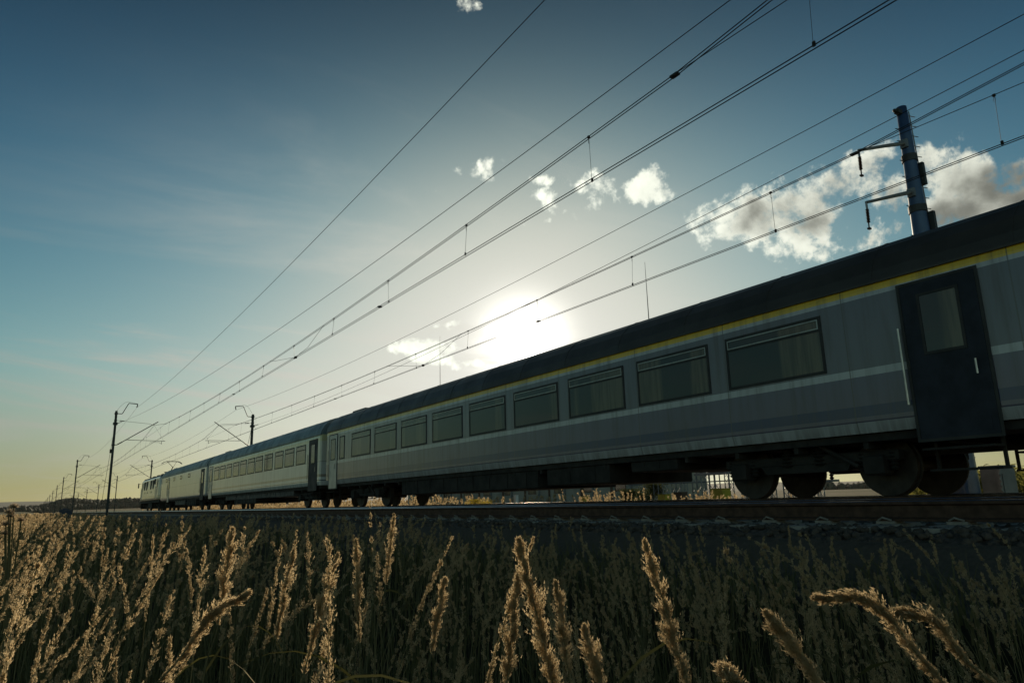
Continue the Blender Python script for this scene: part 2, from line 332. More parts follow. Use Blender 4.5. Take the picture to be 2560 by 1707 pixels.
fld = t.mix(t.rng(t.noise(tc, 0.006, 3, 0.5), 0.42, 0.55), (0.13, 0.13, 0.045, 1), (0.20, 0.17, 0.085, 1))
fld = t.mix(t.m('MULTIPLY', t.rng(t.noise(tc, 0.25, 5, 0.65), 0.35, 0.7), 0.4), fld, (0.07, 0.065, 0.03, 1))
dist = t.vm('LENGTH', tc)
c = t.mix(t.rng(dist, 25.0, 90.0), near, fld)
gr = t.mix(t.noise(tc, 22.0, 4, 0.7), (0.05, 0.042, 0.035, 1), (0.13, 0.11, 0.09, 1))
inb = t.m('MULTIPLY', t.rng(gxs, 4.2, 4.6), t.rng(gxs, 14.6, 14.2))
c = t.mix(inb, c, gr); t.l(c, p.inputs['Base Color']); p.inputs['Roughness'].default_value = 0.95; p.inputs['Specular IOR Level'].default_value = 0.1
b = t.n('ShaderNodeBump'); b.inputs['Strength'].default_value = 0.8; b.inputs['Distance'].default_value = 0.05; t.l(t.noise(tc, 9.0, 6, 0.7), b.inputs['Height']); t.l(b.outputs[0], p.inputs['Normal'])
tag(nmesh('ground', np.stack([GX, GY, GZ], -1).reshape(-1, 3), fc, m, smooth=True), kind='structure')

# far hills and the wood on the skyline
def ridge(name, r, hmin, hmax, seed, mt, a0=-70, a1=150):
    rg = np.random.default_rng(seed); A = np.radians(np.linspace(a0, a1, 260)); ph = rg.uniform(0, 6, 6)
    h = hmin + (hmax-hmin)*(0.5+0.5*sum(np.sin(A*k*3.1+ph[i])/(1+i*0.8) for i, k in enumerate((1, 2.3, 3.7, 6.1, 9.7, 17)))/2.6)
    rows = []
    for f, dr in ((0, -1200), (0.45, -700), (0.85, -250), (1.0, 0), (0.7, 500), (0, 1400)):
        rows.append(np.stack([(r+dr)*np.sin(A), (r+dr)*np.cos(A), -2+h*f+ (4 if f == 0 else 0)*0], -1))
    V = np.stack(rows).reshape(-1, 3); n = len(A); ii = np.arange(V.shape[0]).reshape(len(rows), n)
    F = np.stack([ii[:-1, :-1], ii[:-1, 1:], ii[1:, 1:], ii[1:, :-1]], -1).reshape(-1, 4)
    return tag(nmesh(name, V, F, mt, smooth=True), kind='structure')
ridge('hills', 5200, 45, 84, 3, mat('far_hill_fields', (0.085, 0.10, 0.05), 0.95, var=0.5, scale=0.002, col2=(0.03, 0.045, 0.025)))

def lumps(centres, radii, seed=1, sub=2, amp=0.35, squash=1.0):
    """many irregular leafy lumps as one numpy mesh"""
    import bmesh
    bm = bmesh.new(); bmesh.ops.create_icosphere(bm, subdivisions=sub, radius=1.0)
    sv = np.array([v.co[:] for v in bm.verts]); sf = np.array([[v.index for v in f.verts] for f in bm.faces]); bm.free()
    rg = np.random.default_rng(seed); V = []; F = []
    for i, (c, r) in enumerate(zip(centres, radii)):
        k = 1 + amp*rg.uniform(-1, 1, len(sv))[:, None]
        V.append(sv*k*np.array([r, r, r*squash])+c); F.append(sf+i*len(sv))
    return np.concatenate(V), np.concatenate(F)
rg = np.random.default_rng(5); cs = []; rs = []
for i in range(5200):
    a = R(rg.uniform(-14, 16)); r = rg.uniform(820, 870) + 130*math.sin(a*9)
    x, y = r*math.sin(a), r*math.cos(a); g = float(hground(x, y)); s = rg.uniform(1.6, 2.8)
    hgt = (9.0+1.8*math.sin(a*31)+1.2*math.sin(a*77))*min(1, max(0.18, (a-R(-3.4))/R(5.0)))
    cs.append((x, y, g+hgt-s*0.8-rg.uniform(0, 1)**2*3.5*min(1, hgt/9))); rs.append(s)
for i in range(1500):                    # the trunks' level, closed below by undergrowth
    a = R(rg.uniform(-14, 16)); r = 815 + 130*math.sin(a*9)+rg.uniform(0, 10); x, y = r*math.sin(a), r*math.cos(a)
    k = min(1, max(0.18, (a-R(-3.4))/R(5.0))); cs.append((x, y, float(hground(x, y))+rg.uniform(0, 4.5)*k)); rs.append(2.6)
for i in range(500):
    a = R(rg.uniform(55, 80)); r = rg.uniform(600, 640); x, y = r*math.sin(a), r*math.cos(a); s = rg.uniform(2, 3.6)
    cs.append((x, y, float(hground(x, y))+rg.uniform(1, 5)*(0.6+0.4*math.sin(a*60)))); rs.append(s)
V, F = lumps(cs, rs, 2, 1, 0.3, 1.3)
tag(nmesh('wood', V, F, M['wood']), 'dark far-off wood along the skyline beyond the fields', 'wood', kind='stuff')

# ------------------------------------------------------------------ railway tracks
YS, YE = -30.0, 900.0
def rail_mb(x, y0=YS, y1=YE):
    mb = MB(); pr = [(-0.070, -0.172), (0.070, -0.172), (0.070, -0.155), (0.010, -0.140), (0.009, -0.045), (0.036, -0.032), (0.036, -0.008), (0.026, 0.0), (-0.026, 0.0), (-0.036, -0.008), (-0.036, -0.032), (-0.009, -0.045), (-0.010, -0.140), (-0.070, -0.155)]
    mb.cur = 0; mb.loft([[(x+a, y, c) for a, c in pr] for y in (y0, y1)])
    n = len(pr)
    for i in range(n):
        if i in (6, 7, 8): mb.mi[i] = 1
    return mb
def sleeper_mb(y, x):
    mb = MB(); 
    for (a, b_) in ((-1.30, -0.45), (-0.45, 0.45), (0.45, 1.30)):
        pass
    pts = [(-1.30, 0.13, -0.205), (-0.50, 0.12, -0.19), (-0.40, 0.10, -0.225), (0.40, 0.10, -0.225), (0.50, 0.12, -0.19), (1.30, 0.13, -0.205)]
    rings = [[(x+a, y-wd-0.02, -0.40), (x+a, y+wd+0.02, -0.40), (x+a, y+wd, z), (x+a, y-wd, z)] for a, wd, z in pts]
    mb.loft(rings)
    for s in (-1, 1):                    # rail pads and clips
        xr = x+s*0.7535
        mb.box(xr-0.09, xr+0.09, y-0.08, y+0.08, -0.196, -0.172)
        for q in (-1, 1): mb.tube([(xr+q*0.085, y-0.06, -0.165), (xr+q*0.12, y, -0.14), (xr+q*0.085, y+0.06, -0.165)], 0.009, 5)
    return mb
for cx_, lab, k0, k1 in ((C1, 'empty railway track in front of the train, pale concrete sleeper ends showing', -2, 98), (C2, 'railway track that the train stands on', 2, 102)):
    T = thing('railway_track', lab, 'track', (cx_, 0, 0))
    for s in (-1, 1): rail_mb(s*0.7535).build('rail', [M['railside'], M['railtop']], T)
    base = sleeper_mb(0, 0).build('sleeper', M['sleeper'], T, loc=(0, k0*0.6, 0))
    for k in range(k0+1, k1):
        s_ = base.copy(); COL.objects.link(s_); s_.parent = T; s_.location = (0, k*0.6+random.uniform(-0.02, 0.02), 0); s_.rotation_euler = (0, 0, random.uniform(-0.01, 0.01))
    allm = MB()
    for k in range(k1, 400): allm.box(-1.3, 1.3, k*0.6-0.13, k*0.6+0.13, -0.3, -0.20)
    tag(allm.build('sleeper', M['sleeper'], T), kind='stuff')
# ballast: bed with rough surface + loose stones
bx = np.concatenate([np.linspace(4.75, 6.2, 26), np.linspace(6.4, 13.2, 40), np.linspace(13.3, 14.2, 8)]); by = np.concatenate([np.arange(-6, 40, 0.07), np.arange(40, 900, 4.0)])
BX, BY = np.meshgrid(bx, by)
BZ = np.interp(BX, [4.7, 5.3, 5.75, 13.0, 14.2], [-0.64, -0.46, -0.235, -0.235, -0.70]) + rng.uniform(-0.022, 0.022, BX.shape)*(np.abs(BX-9.3) < 4.5)
ii = np.arange(BX.size).reshape(BX.shape); F = np.stack([ii[:-1, :-1], ii[:-1, 1:], ii[1:, 1:], ii[1:, :-1]], -1).reshape(-1, 4)
tag(nmesh('ballast_bed', np.stack([BX, BY, BZ], -1).reshape(-1, 3), F, M['stone']), kind='structure')
ns = 17000; yy = rng.uniform(0, 1, ns)**1.6*34-1.0; xx = 4.3+rng.uniform(0, 1, ns)**0.8*1.85; xx[13000:] = rng.uniform(6.1, 13.2, ns-13000)
zz = np.interp(xx, [4.25, 4.7, 5.3, 5.75, 13.2], [-0.62, -0.63, -0.45, -0.225, -0.225])
V, F = lumps(np.stack([xx, yy, zz], -1), rng.uniform(0.016, 0.044, ns), 4, 1, 0.34, 0.8)
tag(nmesh('ballast_stones', V, F, M['stone']), 'loose broken stone heaped along the shoulder of the empty track', 'ballast', kind='stuff')

# ------------------------------------------------------------------ catenary masts
def mast(name, label, x, y, side, gap, ztop=7.55, thin=False, stay=False, group=None):
    """side=+1: arm reaches to +X; gap: distance mast -> track centre"""
    T = thing(name, label, 'mast', (x, y, 0), 0, group); s = side; g = gap/2.65; zt = ztop
    mb = MB(); mb.box(-0.075, 0.075, -0.13, -0.11, -0.8, zt); mb.box(-0.075, 0.075, 0.11, 0.13, -0.8, zt); mb.box(-0.012, 0.012, -0.11, 0.11, -0.8, zt)
    for k in range(14): 
        z = -0.2+k*0.55; mb.box(-0.07, -0.05, -0.11, 0.11, z, z+0.08); mb.box(0.05, 0.07, -0.11, 0.11, z, z+0.08)
    mb.box(-0.22, 0.22, -0.28, 0.28, -1.2, -0.55); mb.build('pole', M['steel'], T)
    mb = MB(); mb.box(-0.15, 0.15, -0.17, 0.17, zt-1.06, zt-0.88); mb.box(-0.11, 0.11, -0.16, 0.16, zt-0.25, zt-0.15); mb.box(-0.10, 0.10, -0.15, 0.15, zt-0.76, zt-0.70); mb.box(-0.10, 0.10, -0.15, 0.15, zt-2.62, zt-2.54); mb.build('collar', M['steel'], T)
    mb = MB(); mb.tube([(s*0.05, 0, zt-0.2), (s*0.38, 0, zt-0.2), (s*0.42, 0, zt-0.18), (s*0.78, 0, zt+0.60), (s*0.82, 0, zt+0.63), (s*1.42, 0, zt+0.59)], 0.028, 8); mb.box(s*1.40-0.03, s*1.40+0.03, -0.03, 0.03, zt+0.50, zt+0.62)
    br = mb.build('bracket', M['steel'], T); MB().sheds((s*1.40, 0, zt+0.50), (s*1.36, 0, zt+0.33), 0.05, 3).build('insulator', M['insul'], br)
    pts = []
    for k in range(13):
        a = k/12; pts.append((s*(0.02+1.36*a), 0, zt+0.02+0.72*math.sin(min(1, a*1.9)*math.pi/2)*(1-max(0, a-0.55)*0.35)))
    MB().tube(pts, 0.008, 5).build('jumper', M['wire'], T)
    # cantilever
    zc = zt-0.95                         # messenger clamp
    mb = MB(); mb.tube([(s*0.08, 0, zt-2.58), (s*0.25, 0, zt-2.56), (s*2.95*g, 0, zt-0.72)], 0.030, 8)
    arm = mb.build('strut', M['steel'], T); MB().sheds((s*0.28, 0, zt-2.53), (s*0.58, 0, zt-2.34), 0.055, 5).build('insulator', M['insul'], arm)
    mb = MB(); mb.tube([(s*0.1, 0, zt-0.73), (s*0.3, 0, zt-0.735), (s*2.28*g, 0, zt-0.90), (s*2.46*g, 0, zt-0.92), (s*2.50*g, 0, zt-1.0)], 0.012, 6)
    tie = mb.build('tie_rod', M['steel'], T); MB().sheds((s*0.28, 0, zt-0.735), (s*0.60, 0, zt-0.755), 0.045, 5).build('insulator', M['insul'], tie)
    MB().tube([(s*2.65*g, 0, zt-0.88), (s*2.65*g, 0, zc-0.05)], 0.025, 6).build('clamp', M['steel'], T)
    mb = MB(); mb.tube([(s*0.85*g, 0, zt-2.18), (s*3.55*g, 0, zt-2.22)], 0.020, 6); mb.tube([(s*1.02*g, 0, zt-2.18), (s*1.02*g, 0, zt-2.02)], 0.012, 5); mb.tube([(s*3.3*g, 0, zt-2.22), (s*3.3*g, 0, zt-2.46)], 0.018, 5)
    reg = mb.build('registration_tube', M['steel'], T); MB().tube([(s*3.3*g, 0, zt-2.44), (s*3.12*g, 0, zt-2.32), (s*2.50*g, 0, zt-2.33), (s*2.46*g, 0, zt-2.44)], 0.012, 6).build('steady_arm', M['steel'], reg)
    MB().tube([(s*2.65*g, 0, zc), (s*3.45*g, 0, zt-2.2)], 0.005, 4).build('hanger_wire', M['wire'], T)
    if stay:
        mb = MB(); mb.tube([(0, 0.14, zt-1.0), (-s*0.10, 6.4, -0.9)], 0.014, 5); mb.box(-0.06, 0.06, 2.0, 2.12, zt-3.05, zt-2.75); mb.build('stay', M['wire'], T)
    return T
PY = [0, 61.8, 123, 184, 240, 298.5, 361, 430, 495, 560, 630]
QY = [0, 60.5, 122.5, 179, 234, 289, 349, 405, 460, 520, 590]
pl_ = ['near mast just outside the picture', 'tallest catenary mast, with a guy wire, left of the locomotive', 'second catenary mast left of the empty track', 'third catenary mast left of the empty track', 'fourth catenary mast left of the empty track', 'fifth catenary mast left of the empty track', 'sixth catenary mast left of the empty track', 'seventh catenary mast left of the empty track', 'eighth catenary mast left of the empty track', 'ninth catenary mast left of the empty track', 'last tiny catenary mast left of the empty track']
ql_ = ['mast beyond the train just outside the picture', 'nearest slender mast rising behind the second coach roof', 'slender mast rising behind the locomotive roof', 'slender mast right beside the tallest mast, beyond the tracks', 'fourth slender mast beyond the tracks, left of the tallest mast', 'fifth slender mast beyond the tracks, small', 'sixth slender mast beyond the tracks, smaller', 'seventh slender mast beyond the tracks, tiny', 'eighth slender mast beyond the tracks, tiny', 'ninth slender mast beyond the tracks, tiny', 'last tiny slender mast beyond the tracks']
mast('catenary_mast', pl_[1], XP, PY[1], 1, C1-XP, stay=True, group='catenary masts left of the tracks')
p0 = mast('catenary_mast', pl_[2], XP, PY[2], 1, C1-XP, group='catenary masts left of the tracks')
for k in range(3, 11):
    c = copy_tree(p0); c.location = (XP, PY[k], 0); c['label'] = pl_[k]
mast('catenary_mast', ql_[1], XQ, QY[1], -1, XQ-C2, stay=True, group='catenary masts beyond the train')
q0 = mast('catenary_mast', ql_[2], XQ, QY[2], -1, XQ-C2, group='catenary masts beyond the train')
for k in range(3, 11):
    c = copy_tree(q0); c.location = (XQ, QY[k], 0); c['label'] = ql_[k]

# ------------------------------------------------------------------ overhead lines
def catenary(label, cx_, ys, zc, zj, zm, zs, jump):
    T = thing('overhead_line', label, 'overhead line', (cx_, 0, 0)); ys = [-60]+ys
    def span(i):
        return ys[i], ys[i+1]
    def zmess(y):
        for i in range(len(ys)-1):
            a, b_ = ys[i], ys[i+1]
            if a <= y <= b_:
                mid, half = (a+b_)/2, (b_-a)/2-6.3
                if y < a+6.3: t_ = (y-a)/6.3; return zs+(zj-zs)*t_, 1
                if y > b_-6.3: t_ = (b_-y)/6.3; return zs+(zj-zs)*t_, 1
                return zm+(zj-zm)*((y-mid)/half)**2, 0
        return zs, 0
    pts = []
    for i in range(len(ys)-1):
        a, b_ = ys[i], ys[i+1]; yy_ = [a]+list(np.linspace(a+6.3, b_-6.3, 15))
        for y in yy_: pts.append((0, y, zmess(y)[0]))
    pts.append((0, ys[-1], zs))
    for dx_ in (0, 0.055):
        MB().tube([(p_[0]+dx_*min(1, 1), p_[1], p_[2]) for p_ in pts], 0.0075, 5).build('messenger_wire', M['wire'], T)
    for dx_ in (-0.035, 0.035):
        MB().tube([(dx_, y, zc) for y in range(-60, int(ys[-1]), 10)], 0.0075, 5).build('contact_wire', M['wire'], T)
    for i in range(1, len(ys)-1):
        y = ys[i]; MB().tube([(0, y+q*6.3, zj-0.09*math.cos(q*math.pi/2)) for q in np.linspace(-1, 1, 13)], 0.006, 5).build('stitch_wire', M['wire'], T)
        mb = MB()
        for q in (-1, 1): mb.box(-0.012, 0.065, y+q*6.3-0.07, y+q*6.3+0.07, zj-0.014, zj+0.016)
        mb.build('joint_clamp', M['steel'], T)
    dl = []
    for i in range(len(ys)-1):
        a, b_ = ys[i], ys[i+1]; nD = int(round((b_-a)/4.05))
        for k in range(nD+1):
            y = a+(b_-a)*k/nD
            if k == 0 or k == nD: continue
            t_ = min(y-a, b_-y)
            z1 = (zj-0.09*math.cos(t_/6.3*math.pi/2)) if t_ < 6.3 else zmess(y)[0]
            if y > 1: dl.append((y, z1))
    rest = MB()
    for k, (y, z1) in enumerate(dl):
        mb = MB() if k < 90 else rest
        sd_ = 0.03 if k % 2 else -0.03
        mb.tube([(0, y, z1), (0.012, y, z1-0.06), (sd_, y+0.01, zc)], 0.0035, 4)
        if k < 45:
            mb.box(-0.010, 0.02, y-0.02, y+0.02, z1-0.025, z1+0.014); mb.box(sd_-0.010, sd_+0.010, y-0.018, y+0.018, zc-0.014, zc+0.05)
            mb.tube([(0, y, z1-0.02), (0.02, y+0.03, z1-0.08), (0, y, z1-0.13), (-0.01, y-0.02, z1-0.07), (0, y, z1-0.02)], 0.003, 4)
        if k < 90: mb.build('dropper', M['wire'], T)
    if rest.v: tag(rest.build('dropper', M['wire'], T), kind='stuff')
    y0 = jump
    mb = MB(); zz0 = zmess(y0-3)[0]; zz1 = zmess(y0+2.6)[0]
    mb.tube([(0, y0-3.0, zz0), (0, y0-1.4, zz0-0.42), (0.03, y0-0.35, zc+0.06), (0.03, y0, zc)], 0.006, 5)
    mb.tube([(0, y0+3.4, zz1), (0, y0+2.6, zz1-0.12), (0.03, y0+0.8, zc+0.12), (0.03, y0, zc)], 0.006, 5); mb.box(-0.02, 0.05, y0-0.05, y0+0.05, zc-0.03, zc+0.04)
    mb.build('jumper', M['wire'], T)
    for y in (y0-7.5, y0+9.5): MB().box(-0.05, 0.05, y-0.05, y+0.05, zc-0.012, zc+0.02).build('wire_clamp', M['steel'], T)
catenary('overhead line of the empty track, nearer of the two sets', C1, PY, 5.17, 6.02, 5.62, 6.55, 24.5)
catenary('overhead line above the train, farther of the two sets', C2, QY, 5.09, 5.96, 5.63, 6.52, 23.6)
def feeder(label, xs, ys, zsup, sag):
    T = MB(); pts = []; ys = [-60]+ys
    for i in range(len(ys)-1):
        for q in np.linspace(0, 1, 17)[:-1]:
            pts.append((xs, ys[i]+(ys[i+1]-ys[i])*q, zsup-sag*4*q*(1-q)))
    pts.append((xs, ys[-1], zsup)); o = T.tube(pts, 0.0075, 5).build('feeder_wire', M['wire']); tag(o, label, 'wire')
feeder('single steep wire hung from the brackets of the left masts', XP+1.36, PY, 7.87, 0.62)
feeder('single wire hung from the brackets of the masts beyond the train', XQ-1.36, QY, 7.85, 0.62)
def anchor(label, a, b_, sag):
    pts = [(a[0]+(b_[0]-a[0])*q, a[1]+(b_[1]-a[1])*q, a[2]+(b_[2]-a[2])*q-sag*4*q*(1-q)) for q in np.linspace(0, 1, 25)]
    mb = MB(); mb.tube(pts, 0.0065, 5); mb.sheds(pts[-1], pts[-2], 0.03, 4, 6); tag(mb.build('anchor_wire', M['wire']), label, 'wire')
anchor('slack anchor wire running from above the empty track to the tallest mast', (7.1, -0.5, 6.6), (4.55, 61.7, 6.58), 0.86)
anchor('slack anchor wire slanting over the train to the mast behind the second coach', (11.6, -0.5, 6.65), (14.2, 60.4, 6.55), 0.62)

# ------------------------------------------------------------------ coaches
def coach_profile(w_=1.42, z0=0.92, zs=3.02, zt=4.02, tuck=0.05):
    side = [(-w_+tuck, z0), (-w_, z0+0.18), (-w_, zs)]
    top = []
    for k in range(1, 12):
        a = math.pi*(1-k/12); cxx = math.cos(a); sz = math.sin(a)
        top.append((w_*math.copysign(abs(cxx)**0.80, cxx), zs+(zt-zs)*sz**0.95))
    return side+top+[(w_, zs), (w_, z0+0.18), (w_-tuck, z0)]
def bogie(parent, y, wb=2.5, r=0.46):
    B = MB()
    for s in (-1, 1):
        B.box(s*0.98-0.07, s*0.98+0.07, y-wb/2-0.35, y+wb/2+0.35, 0.52, 0.68, 0.02)
        B.loft([[(s*0.98-0.06, y-0.75, 0.40), (s*0.98+0.06, y-0.75, 0.40), (s*0.98+0.06, y-0.95, 0.66), (s*0.98-0.06, y-0.95, 0.66)], [(s*0.98-0.06, y+0.75, 0.40), (s*0.98+0.06, y+0.75, 0.40), (s*0.98+0.06, y+0.95, 0.66), (s*0.98-0.06, y+0.95, 0.66)]])
    B.box(-0.95, 0.95, y-0.25, y+0.25, 0.45, 0.78)
    F_ = B.build('bogie', M['under'], parent)
    for q in (-1, 1):
        W = MB(); yy_ = y+q*wb/2
        for s in (-1, 1):
            W.disc((yy_, r), r, s*0.72-0.065, s*0.72+0.065, 28); W.disc((yy_, r), r+0.028, s*0.68-0.015, s*0.68+0.015, 28); W.disc((yy_, r), 0.14, s*0.80-0.06, s*0.80+0.06, 14)
        W.tube([(-0.7, yy_, r), (0.7, yy_, r)], 0.09, 12); W.build('wheelset', M['wheel'], F_)
        for s in (-1, 1):
            A = MB(); A.box(s*1.03-0.12, s*1.03+0.12, yy_-0.16, yy_+0.16, r-0.15, r+0.15, 0.03)
            for e in (-0.24, 0.24): A.sheds((s*1.0, yy_+e, 0.38), (s*1.0, yy_+e, 0.66), 0.075, 5, 10)
            A.build('axle_box', M['under'], F_)
    for s in (-1, 1):
        D = MB(); D.sheds((s*1.02, y-0.3, 0.5), (s*1.02, y-0.3, 0.86), 0.11, 6, 12); D.sheds((s*1.02, y+0.3, 0.5), (s*1.02, y+0.3, 0.86), 0.11, 6, 12); D.tube([(s*1.12, y-1.0, 0.45), (s*1.10, y-0.2, 0.9)], 0.035, 8)
        D.build('spring', M['under'], F_)
def ring_frame(mb, x0, x1, y0, y1, z0, z1, t_):
    mb.box(x0, x1, y0, y1, z0, z0+t_); mb.box(x0, x1, y0, y1, z1-t_, z1); mb.box(x0, x1, y0, y0+t_, z0+t_, z1-t_); mb.box(x0, x1, y1-t_, y1, z0+t_, z1-t_)
def coach(label, yc, L, skin, roofm, wins, doors, boxes, bog, divz=2.60, zb=1.90, zt=2.83, zs=3.02, eave=3.12, side_trim=True, ztop=3.97):
    T = thing('railway_coach', label, 'coach', (C2, yc, 0)); h = L/2; pr = coach_profile(zs=zs, zt=ztop)
    n = len(pr); B = MB(); B.loft([[(a*k, y, c) for a, c in pr] for y, k in ((-h, 0.97), (-h+0.12, 1), (h-0.12, 1), (h, 0.97))]); B.build('body', skin, T)
    # roof skin 8 mm proud over the curved part, with ribs
    up = [(a, c) for a, c in pr if c >= zs-1e-6]; o1 = [(a*1.006, c+0.010) for a, c in up]
    o1[0] = (o1[0][0], eave-0.02); o1[-1] = (o1[-1][0], eave-0.02)
    Rf = MB(); Rf.loft([[(a, y, c) for a, c in o1] for y in (-h+0.03, h-0.03)])
    k = 0; y = -h+0.6
    while y < h-0.3:
        rr = [(a*1.004, c+0.006) for a, c in o1]; Rf.loft([[(a, y+e, c) for a, c in rr] for e in (-0.02, 0.02)]); y += 1.9
    for s in (-1, 1): Rf.box(s*1.435-0.012, s*1.435+0.012, -h+0.05, h-0.05, eave-0.03, eave+0.005)
    ro = Rf.build('roof', roofm, T)
    for q in np.arange(-h+1.4, h-1.0, L/7): MB().loft([[(a, q+b_, c) for a, b_ in ((-0.16, -0.16), (0.16, -0.16), (0.16, 0.16), (-0.16, 0.16))] for c in (ztop-0.02, ztop+0.035, ztop+0.05)]).build('ventilator', roofm, ro)
    MB().loft([[(a, b_+h-1.3, c) for a, b_ in ((-0.5*k_, -0.7*k_), (0.5*k_, -0.7*k_), (0.5*k_, 0.7*k_), (-0.5*k_, 0.7*k_))] for c, k_ in ((ztop-0.08, 1), (ztop+0.06, 0.97), (ztop+0.08, 0.85))]).build('roof_hatch', roofm, ro)
    for s in (-1, 1):
        xs_ = s*1.42
        for (a, b_, vent) in wins:
            f = MB(); a_, b2 = a-yc, b_-yc
            lo, hi = min(xs_, xs_+s*0.014), max(xs_, xs_+s*0.014)
            ring_frame(f, lo, hi, a_, b2, zb, zt, 0.045)
            if vent: f.box(lo, hi, a_+0.045, b2-0.045, divz-0.018, divz+0.018)
            W_ = f.build('window', M['frame'], T)
            g = MB()
            lo, hi = min(xs_+s*0.002, xs_+s*0.007), max(xs_+s*0.002, xs_+s*0.007)
            tilt = random.uniform(-0.0015, 0.0015)
            g.box(lo, hi, a_+0.045, b2-0.045, zb+0.045, zt-0.045); g.build('pane', M['glass'], W_)
            if vent:
                v_ = MB(); lo, hi = min(xs_+s*0.008, xs_+s*0.020), max(xs_+s*0.008, xs_+s*0.020)
                ring_frame(v_, lo, hi, a_+0.05, b2-0.05, divz+0.02, zt-0.05, 0.02); v_.build('vent_frame', M['alu'], W_)
        for (a, b_, mt) in doors:
            a_, b2 = a-yc, b_-yc; lo, hi = min(xs_-s*0.03, xs_+s*0.012), max(xs_-s*0.03, xs_+s*0.012)
            d = MB(); d.box(lo, hi, a_, b2, 0.74, 2.95, 0.006); D_ = d.build('door', mt, T)
            lo, hi = min(xs_+s*0.012, xs_+s*0.017), max(xs_+s*0.012, xs_+s*0.017); mid = (a_+b2)/2
            MB().box(lo, hi, mid-0.24, mid+0.24, 1.95, 2.75).build('pane', M['glass'], D_)
            sl = MB(); ring_frame(sl, min(xs_+s*0.006, xs_+s*0.016), max(xs_+s*0.006, xs_+s*0.016), a_-0.045, b2+0.045, 0.72, 2.985, 0.04); sl.build('seal', M['frame'], D_)
            ri = MB(); ring_frame(ri, min(xs_+s*0.012, xs_+s*0.022), max(xs_+s*0.012, xs_+s*0.022), mid-0.28, mid+0.28, 1.91, 2.79, 0.035); ri.build('frame', M['frame'], D_)
            MB().box(min(xs_+s*0.012, xs_+s*0.016), max(xs_+s*0.012, xs_+s*0.016), a_+0.08, b2-0.08, 0.82, 1.0).build('kick_plate', mt, D_)
            MB().tube([(xs_+s*0.045, a_+0.14, 1.55), (xs_+s*0.045, a_+0.14, 1.75)], 0.014, 6).build('handle', M['alu'], D_)
            MB().tube([(xs_+s*0.05, b2+0.08, 1.25), (xs_+s*0.05, b2+0.08, 2.35)], 0.016, 6).build('handrail', M['alu'], D_)
            st = MB(); st.box(xs_-s*0.02-0.16, xs_-s*0.02+0.16, a_+0.05, b2-0.05, 0.60, 0.63); st.box(xs_-s*0.12-0.12, xs_-s*0.12+0.12, a_+0.05, b2-0.05, 0.32, 0.35); st.box(xs_-s*0.2-0.02, xs_-s*0.2+0.02, a_+0.06, a_+0.1, 0.32, 0.95); st.box(xs_-s*0.2-0.02, xs_-s*0.2+0.02, b2-0.1, b2-0.06, 0.32, 0.95)
            st.build('step', M['under'], D_)
    U = MB(); U.box(-1.30, 1.30, -h+0.15, h-0.15, 0.80, 0.915); U.box(-0.2, 0.2, -h+0.2, h-0.2, 0.60, 0.80)
    for k in range(int(L/1.2)): y = -h+0.6+k*1.2; U.box(-1.28, 1.28, y-0.04, y+0.04, 0.70, 0.80)
    U.build('underframe', M['under'], T)
    for (a, b_, z0, z1, mt) in boxes:
        q = MB(); q.box(-1.27, 1.27, a-yc, b_-yc, z0, z1, 0.02)
        for y in np.arange(a-yc+0.5, b_-yc-0.2, 0.9): q.box(-1.285, 1.285, y-0.015, y+0.015, z0+0.05, z1-0.02)
        q.build('equipment_box', mt, T)
    for y in bog: bogie(T, y-yc)
    for s in (-1, 1):
        g = MB()
        for k in range(5): y = s*(h+0.02+k*0.06); wv = 0.62+0.05*(k % 2); g.box(-wv, wv, min(y, y+s*0.05), max(y, y+s*0.05), 1.05, 3.15+0.05*(k % 2))
        g.build('gangway', M['bell'], T)
        for e in (-1, 1):
            bfr = MB(); bfr.tube([(e*0.87, s*(h-0.05), 1.0), (e*0.87, s*(h+0.22), 1.0)], 0.09, 12); bfr.tube([(e*0.87, s*(h+0.22), 1.0), (e*0.87, s*(h+0.27), 1.0)], 0.22, 16); bfr.build('buffer', M['under'], T)
    return T
winsA = [(27.3-2.33*k-1.92, 27.3-2.33*k, True) for k in range(9)]
winsA = [(28.35-0.55, 28.35, False)] + [(a-0.3, b_-0.3, v) for a, b_, v in winsA[:9]]
coach('nearest grey coach with a thin yellow stripe and navy line, low bogies at the right', 16.55, 27.0, M['coach_a'], M['roof'], winsA,
      [(28.65, 29.55, M['pale']), (4.15, 5.15, M['navy'])], [(14.6, 22.6, 0.36, 0.80, M['under']), (11.9, 14.2, 0.40, 0.80, M['under']), (9.9, 11.2, 0.58, 0.80, M['under'])], [26.3, 7.3], zs=3.04, eave=3.145)
winsB = [(51.8, 53.35, True), (49.9, 51.45, True), (48.0, 49.5, True), (46.05, 47.6, True), (44.15, 45.7, True), (42.25, 43.8, True), (40.45, 42.0, True), (38.45, 40.05, True), (36.5, 38.0, True), (34.65, 36.2, True), (32.85, 34.3, True)]
coach('second coach from the right, cream band over its windows and grey skirt below', 43.1, 24.7, M['coach_b'], M['roof_b'], winsB,
      [(53.95, 54.95, M['pale']), (31.2, 32.3, M['navy'])], [(35.0, 50.0, 0.56, 0.92, M['underg']), (42.2, 47.5, 0.30, 0.56, M['under'])], [33.2, 52.4], divz=2.62, zb=1.97, zt=2.85, eave=3.15)
